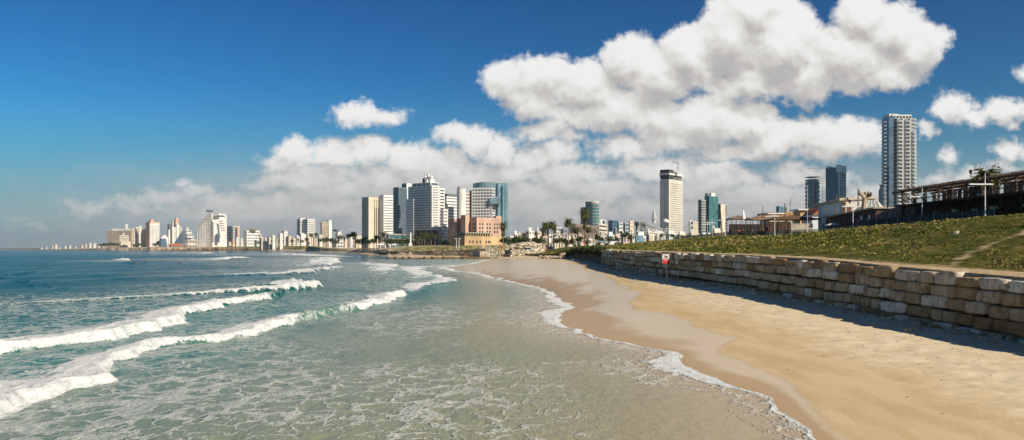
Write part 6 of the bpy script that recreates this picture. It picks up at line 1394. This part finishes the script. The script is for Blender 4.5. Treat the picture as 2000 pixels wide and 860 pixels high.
def vehicle(name, label, px0, px1, pt, pb_, D, col, cat):
    o = empty(name, label, cat, P((px0+px1)/2, pb_, D)); a = P(px0, pb_, D); c = P(px1, pt, D); h = c.z-a.z; L = c.x-a.x; b_ = MB(o.location)
    pr_ = [(a.x, a.z+.3), (c.x, a.z+.3), (c.x, a.z+h*.55), (c.x-L*.04, c.z-.15), (c.x-L*.1, c.z), (a.x+L*.06, c.z), (a.x, a.z+h*.8)]; n_ = len(pr_)
    b_.add([(x, D, z) for x, z in pr_]+[(x, D+2.3, z) for x, z in pr_], [tuple(range(n_)), tuple(range(2*n_-1, n_-1, -1))]+[(i, n_+i, n_+(i+1) % n_, (i+1) % n_) for i in range(n_)]); b_.build('body', col, o)
    b_ = MB(o.location); b_.box(a.x+L*.06, c.x-L*.07, D-.05, D, a.z+h*.48, a.z+h*.86); b_.build('windows', G_DARK, o)
    for t_ in (.18, .8): b_ = MB(o.location); b_.tube((a.x+L*t_, D-.05, a.z+.42), (a.x+L*t_, D+.3, a.z+.42), .45, .45, 12); b_.build('wheel', mat('tyre', (0.02, 0.02, 0.02), .9, .1), o)
pz1 = empty('promenade_pergola', 'long cream post and beam pergola left of the tall skirted palm', 'pergola', P(1100, 478, 420))
b_ = MB(pz1.location); b_.beam(P(1078, 457.5, 420), P(1127, 458.5, 418), .5, .45); b_.build('beam', W_CREAM, pz1)
for px in (1079, 1088, 1099, 1110, 1119, 1126): b_ = MB(pz1.location); b_.beam(P(px, 482, 420), P(px, 458, 420), .4); b_.build('post', W_CREAM, pz1)
vehicle('coach', 'long white coach with dark windows parked behind the far lamps', 1184, 1213, 466.5, 475, 425, WHITEM, 'bus'); vehicle('van', 'small pale teal van parked left of the long white coach', 1170, 1181, 465.5, 475.5, 428, mat('pale_teal_paint', (0.30, 0.48, 0.50), .4, .05), 'van')
o = empty('sun_shelter', 'long white roofed beach shelter on posts at the far end of the bay', 'shelter', P(755, 485, 735)); a = P(733, 480, 735); c = P(774, 478, 735); b_ = MB(o.location); b_.prism2([(a.x, 733), (c.x, 733), (c.x, 741), (a.x, 741)], [(a.x+7, 736), (c.x-1, 736), (c.x-1, 738), (a.x+7, 738)], ZP(479, 735), ZP(474, 735)); b_.build('roof', WHITEM, o)
for k in range(5): x = a.x+.5+(c.x-a.x-1)*k/4; b_ = MB(o.location); b_.tube((x, 733.2, 4), (x, 733.2, ZP(479, 735)), .3, .3, 6); b_.build('post', WHITEM, o)
for (px, pt, pb_, D, lab) in ((802.5, 455, 478, 640, 'tall white slab column before the banded hotel'),):
    o = empty('white_column', lab, 'column', P(px, pb_, D)); fbox(o, 'shaft', WHITEM, px-1.2, px+1.2, pt, pb_, D, 1.5); fbox(o, 'base', WHITEM, px-3, px+3, pb_-3, pb_+3, D, 3)
for i, px in enumerate((891.5, 896.5)):
    o = empty('lamp_post', ['left', 'right'][i]+' one of two thin white lamps before the sandstone hall', 'lamp', P(px, 485, 482)); b_ = MB(o.location); a = P(px, 486, 482); c = P(px, 467, 482); b_.tube(a, c, .2, .14, 6); b_.build('pole', WHITEM, o); b_ = MB(o.location); b_.box(c.x-1.1, c.x+1.1, 481.6, 482.4, c.z, c.z+.3); b_.build('head', WHITEM, o)

# ------------------------------------------------------------------ people
def make_person(name, joints, mats_):
    "joints: (x, y, z, r) chains with parents; one skinned body"
    me = bpy.data.meshes.new(name); vs = [j[:3] for j in joints]; es = [(i, j[4]) for i, j in enumerate(joints) if j[4] is not None]; me.from_pydata(vs, es, [])
    o = bpy.data.objects.new(name, me); COL.objects.link(o); sk_ = o.modifiers.new('skin', 'SKIN'); 
    if not me.skin_vertices: bpy.context.view_layer.objects.active = o
    for i, j in enumerate(joints): me.skin_vertices[0].data[i].radius = (j[3], j[3]); me.skin_vertices[0].data[i].use_root = (i == 0)
    o.modifiers.new('sub', 'SUBSURF').levels = 1; dg = bpy.context.evaluated_depsgraph_get(); m2 = bpy.data.meshes.new_from_object(o.evaluated_get(dg)); bpy.data.objects.remove(o)
    m2.name = name
    for mm in mats_: m2.materials.append(mm)
    for p_ in m2.polygons:
        z_ = p_.center.z; x_ = abs(p_.center.x); p_.material_index = 3 if (z_ > 1.62) else (0 if z_ > 1.44 or (z_ < .95 and z_ > .7 and x_ > .24) or z_ < .08 else (1 if z_ > .93 else 2)); p_.use_smooth = True
    return m2
SKIN = mat('skin', (0.42, 0.26, 0.18), .7, .05); HAIR = mat('hair', (0.04, 0.028, 0.02), .8, .1)
def jts(step=.18, arm=.1):
    return [(0, 0, .95, .15, None), (0, 0, 1.15, .14, 0), (0, 0, 1.38, .15, 1), (0, 0, 1.5, .06, 2), (0, .01, 1.62, .10, 3), (0, .01, 1.72, .085, 4),
            (.1, 0, .9, .10, 0), (.11, step*.6, .5, .065, 6), (.11, step, .08, .045, 7), (.11, step-.14, .03, .04, 8), (-.1, 0, .9, .10, 0), (-.11, -step*.2, .5, .065, 10), (-.11, -step*.9, .08, .045, 11), (-.11, -step*.9-.14, .03, .04, 12),
            (.2, 0, 1.4, .06, 2), (.26, arm, 1.12, .045, 14), (.28, -arm*.8, .88, .033, 15), (.28, -arm*.9, .8, .035, 16), (-.2, 0, 1.4, .06, 2), (-.26, -arm, 1.12, .045, 18), (-.28, -arm*1.6, .9, .033, 19), (-.28, -arm*1.8, .82, .035, 20)]
def clo(n_, c): return mat(n_, c, .85, .08, 5)
dark = clo('dark_cloth', (0.02, 0.02, 0.025)); jeans = clo('blue_jeans', (0.05, 0.08, 0.15)); white_c = clo('white_cloth', (0.7, 0.68, 0.7)); hivis = clo('hi_vis_cloth', (0.55, 0.75, 0.08)); redc = clo('red_cloth', (0.45, 0.06, 0.05)); lilac = clo('lilac_cloth', (0.45, 0.38, 0.55))
J = jts()
def person(label, px, D, shirt, trou, z=None, rz=0, sc=1.0, group=None, J=J):
    m_ = make_person('person', J, [SKIN, shirt, trou, HAIR]); o = bpy.data.objects.new('person', m_); COL.objects.link(o); x = XP(px, D)
    o.location = (x, D, bank_z(x, D) if z is None else z); o.rotation_euler = (0, 0, rz); o.scale = (sc, sc, sc); return tag(o, label, 'person', group)
person('person in a bright yellow vest and pale trousers walking before the dark brick building', 1725, 147, hivis, white_c, rz=.8)
person('person in a pale shirt and dark trousers beside the one in the yellow vest', 1717.5, 149, lilac, dark, rz=-.6)
person('person all in black on the grass edge, left of the leftmost big lamp pair', 1368, 252, dark, dark, rz=.4, z=ZP(462, 252), sc=1.05)
person('person in a lilac top and dark trousers beside the white lamp at the grass edge', 1381, 244, lilac, dark, rz=-.9, z=ZP(464, 244), sc=1.05)
for i, (px, sh_) in enumerate(((1444, redc), (1452, dark), (1462, dark), (1470, jeans), (1481, dark), (1505, redc), (1517, dark))):
    person(['person in a red top', 'person in black', 'dark dressed person', 'person in a blue top', 'black clad person', 'person in a red shirt', 'person in dark clothes'][i]+f' standing under the brown awnings, {ORD[i]} from left', px, 219-i*.8, sh_, dark, rz=i*1.1)
for i, px in enumerate((1608, 1613, 1626, 1638)):
    person(['person in white', 'person in a pale lilac top', 'person in a red top', 'white clad person'][i]+f' on the terrace before the seaside house, {ORD[i]} from left', px, 179, [white_c, lilac, redc, white_c][i], dark, rz=i, z=9.75)
for i, (px, py) in enumerate(((257, 516), (263, 514), (277, 515), (284, 514), (317, 511), (349, 515), (354, 513), (612, 502))):
    D = DG(py+1, 0.0); person(f'surfer in a black wetsuit sitting in the water, {ORD[i]} from left', px, D, dark, dark, z=-.85, rz=i*.9, sc=1.0, group='surfers waiting in the water')
for i, (px, py, D, sh_) in enumerate(((702, 499, 700, dark), (776, 492.5, 560, redc), (1026, 501.5, 0, dark), (1041, 501, 0, jeans))):
    D = D or DG(py, 2.0); person(['person in black at the water edge near the far white shelter', 'person in red below the far white shelter', 'dark dressed person at the foot of the rock heap, left of two', 'person in blue at the foot of the rock heap, right of two'][i], px, D, sh_, dark, z=ZP(py, D)-.1, rz=i)

# ------------------------------------------------------------------ warning signs
REDP = mat('red_sign_paint', (0.62, 0.05, 0.06), .5, .08, 2); WP = mat('white_sign_paint', (0.78, 0.76, 0.75), .5, .06, 2); BLK = mat('black_sign_paint', (0.03, 0.03, 0.035), .6, .1)
def sign(label, px, py, hpx, wpx, ppx, lean, seed):
    Dg = np.linspace(40, 330, 3000); er = HC-beach_z(XP(px, Dg), Dg)-(py-CY)/F*Dg; D = float(Dg[np.argmax(er < 0)])
    x = XP(px, D); z_ = float(beach_z(np.array(x), np.array(D))); s_ = D/F; H_ = hpx*s_; w_ = wpx*s_; ph = ppx*s_; o = empty('warning_sign', label, 'sign', (x, D, z_)); lv = lean*s_
    b_ = MB(o.location); b_.tube((x, D, z_-.3), (x+lv*.93, D, z_+H_-.1), .07, .06, 8); b_.build('post', WHITEM, o)
    cx_ = x+lv*.9; y_ = D-.09; zt_ = z_+H_; b_ = MB(o.location); b_.box(cx_-w_/2, cx_+w_/2, y_, y_+.03, zt_-ph, zt_); b_.build('white_board', WP, o)
    b_ = MB(o.location); b_.box(cx_-w_/2+.01, cx_+w_/2-.01, y_-.012, y_-.003, zt_-ph, zt_-ph*.52); b_.build('red_board', REDP, o)
    # swimmer pictogram: head, arm and body over two wave lines
    u_ = w_/10; c = Vector((cx_, y_-.012, zt_-ph*.26)); pc = MB(o.location)
    for a, q2, r_ in (((-2.6, .3), (-.6, 1.5), .5), ((-.6, 1.5), (1.4, .2), .55), ((1.2, .4), (2.9, 1.6), .4)):
        pc.beam(c+Vector((a[0]*u_, 0, a[1]*u_)), c+Vector((q2[0]*u_, 0, q2[1]*u_)), .01, r_*u_*1.5)
    hd = c+Vector((2.2*u_, 0, .1*u_)); pc.tube(hd+Vector((0, -.008, 0)), hd+Vector((0, .004, 0)), .75*u_, .75*u_, 12)
    for zz in (-1.3, -2.3):
        for k in range(6): pc.beam(c+Vector(((-3+k)*u_, 0, (zz+.3*(k % 2))*u_)), c+Vector(((-2+k)*u_, 0, (zz+.3*((k+1) % 2))*u_)), .008, .35*u_)
    pc.build('swimmer_pictogram', BLK, o)
    b_ = MB(o.location); b_.beam(c+Vector((-3.2*u_, -.008, 2.1*u_)), c+Vector((3.2*u_, -.008, -2.6*u_)), .008, .5*u_); b_.build('red_bar', REDP, o)
    b_ = MB(o.location); b_.box(cx_-w_*.36, cx_+w_*.36, y_-.02, y_-.014, zt_-ph*.64, zt_-ph*.60); b_.build('white_line', WP, o)
    return o, D, cx_, zt_
sign('nearer white and red no swimming sign on a leaning post before the block wall', 1303.5, 545, 48, 13.5, 18, -4, 1)
o, D, cx_, zt_ = sign('farther white and red no swimming sign with an orange rag, before the eroded bank', 1146, 508, 24, 6.5, 8.5, .5, 2)
b_ = MB(o.location); q_ = Vector((cx_-.4, D-.15, zt_-.5)); b_.add([q_, q_+Vector((-.55, .05, -.2)), q_+Vector((-.75, 0, -.75)), q_+Vector((-.45, -.05, -.9)), q_+Vector((-.15, 0, -.5)), q_+Vector((0, .1, 0)), q_+Vector((-.55, .15, -.2)), q_+Vector((-.75, .1, -.75)), q_+Vector((-.45, .05, -.9)), q_+Vector((-.15, .1, -.5))], [(0, 1, 2, 3, 4), (9, 8, 7, 6, 5), (0, 5, 6, 1), (1, 6, 7, 2), (2, 7, 8, 3), (3, 8, 9, 4), (4, 9, 5, 0)]); b_.build('rag', mat('orange_rag', (0.65, 0.16, 0.06), .9, .1), o)
# ------------------------------------------------------------------ air
m = bpy.data.materials.new('air'); m.use_nodes = True; nt = m.node_tree; nt.nodes.clear(); out = nt.nodes.new('ShaderNodeOutputMaterial'); pv_ = nt.nodes.new('ShaderNodeVolumePrincipled')
pv_.inputs['Color'].default_value = (0.86, 0.90, 0.95, 1); pv_.inputs['Density'].default_value = 0.00005; pv_.inputs['Anisotropy'].default_value = 0.3
nt.links.new(pv_.outputs[0], out.inputs['Volume'])
hb = MB(); hb.box(-13500, 13500, -300, 14800, -6, 260); ho = hb.build('haze', m); tag(ho, kind='stuff')
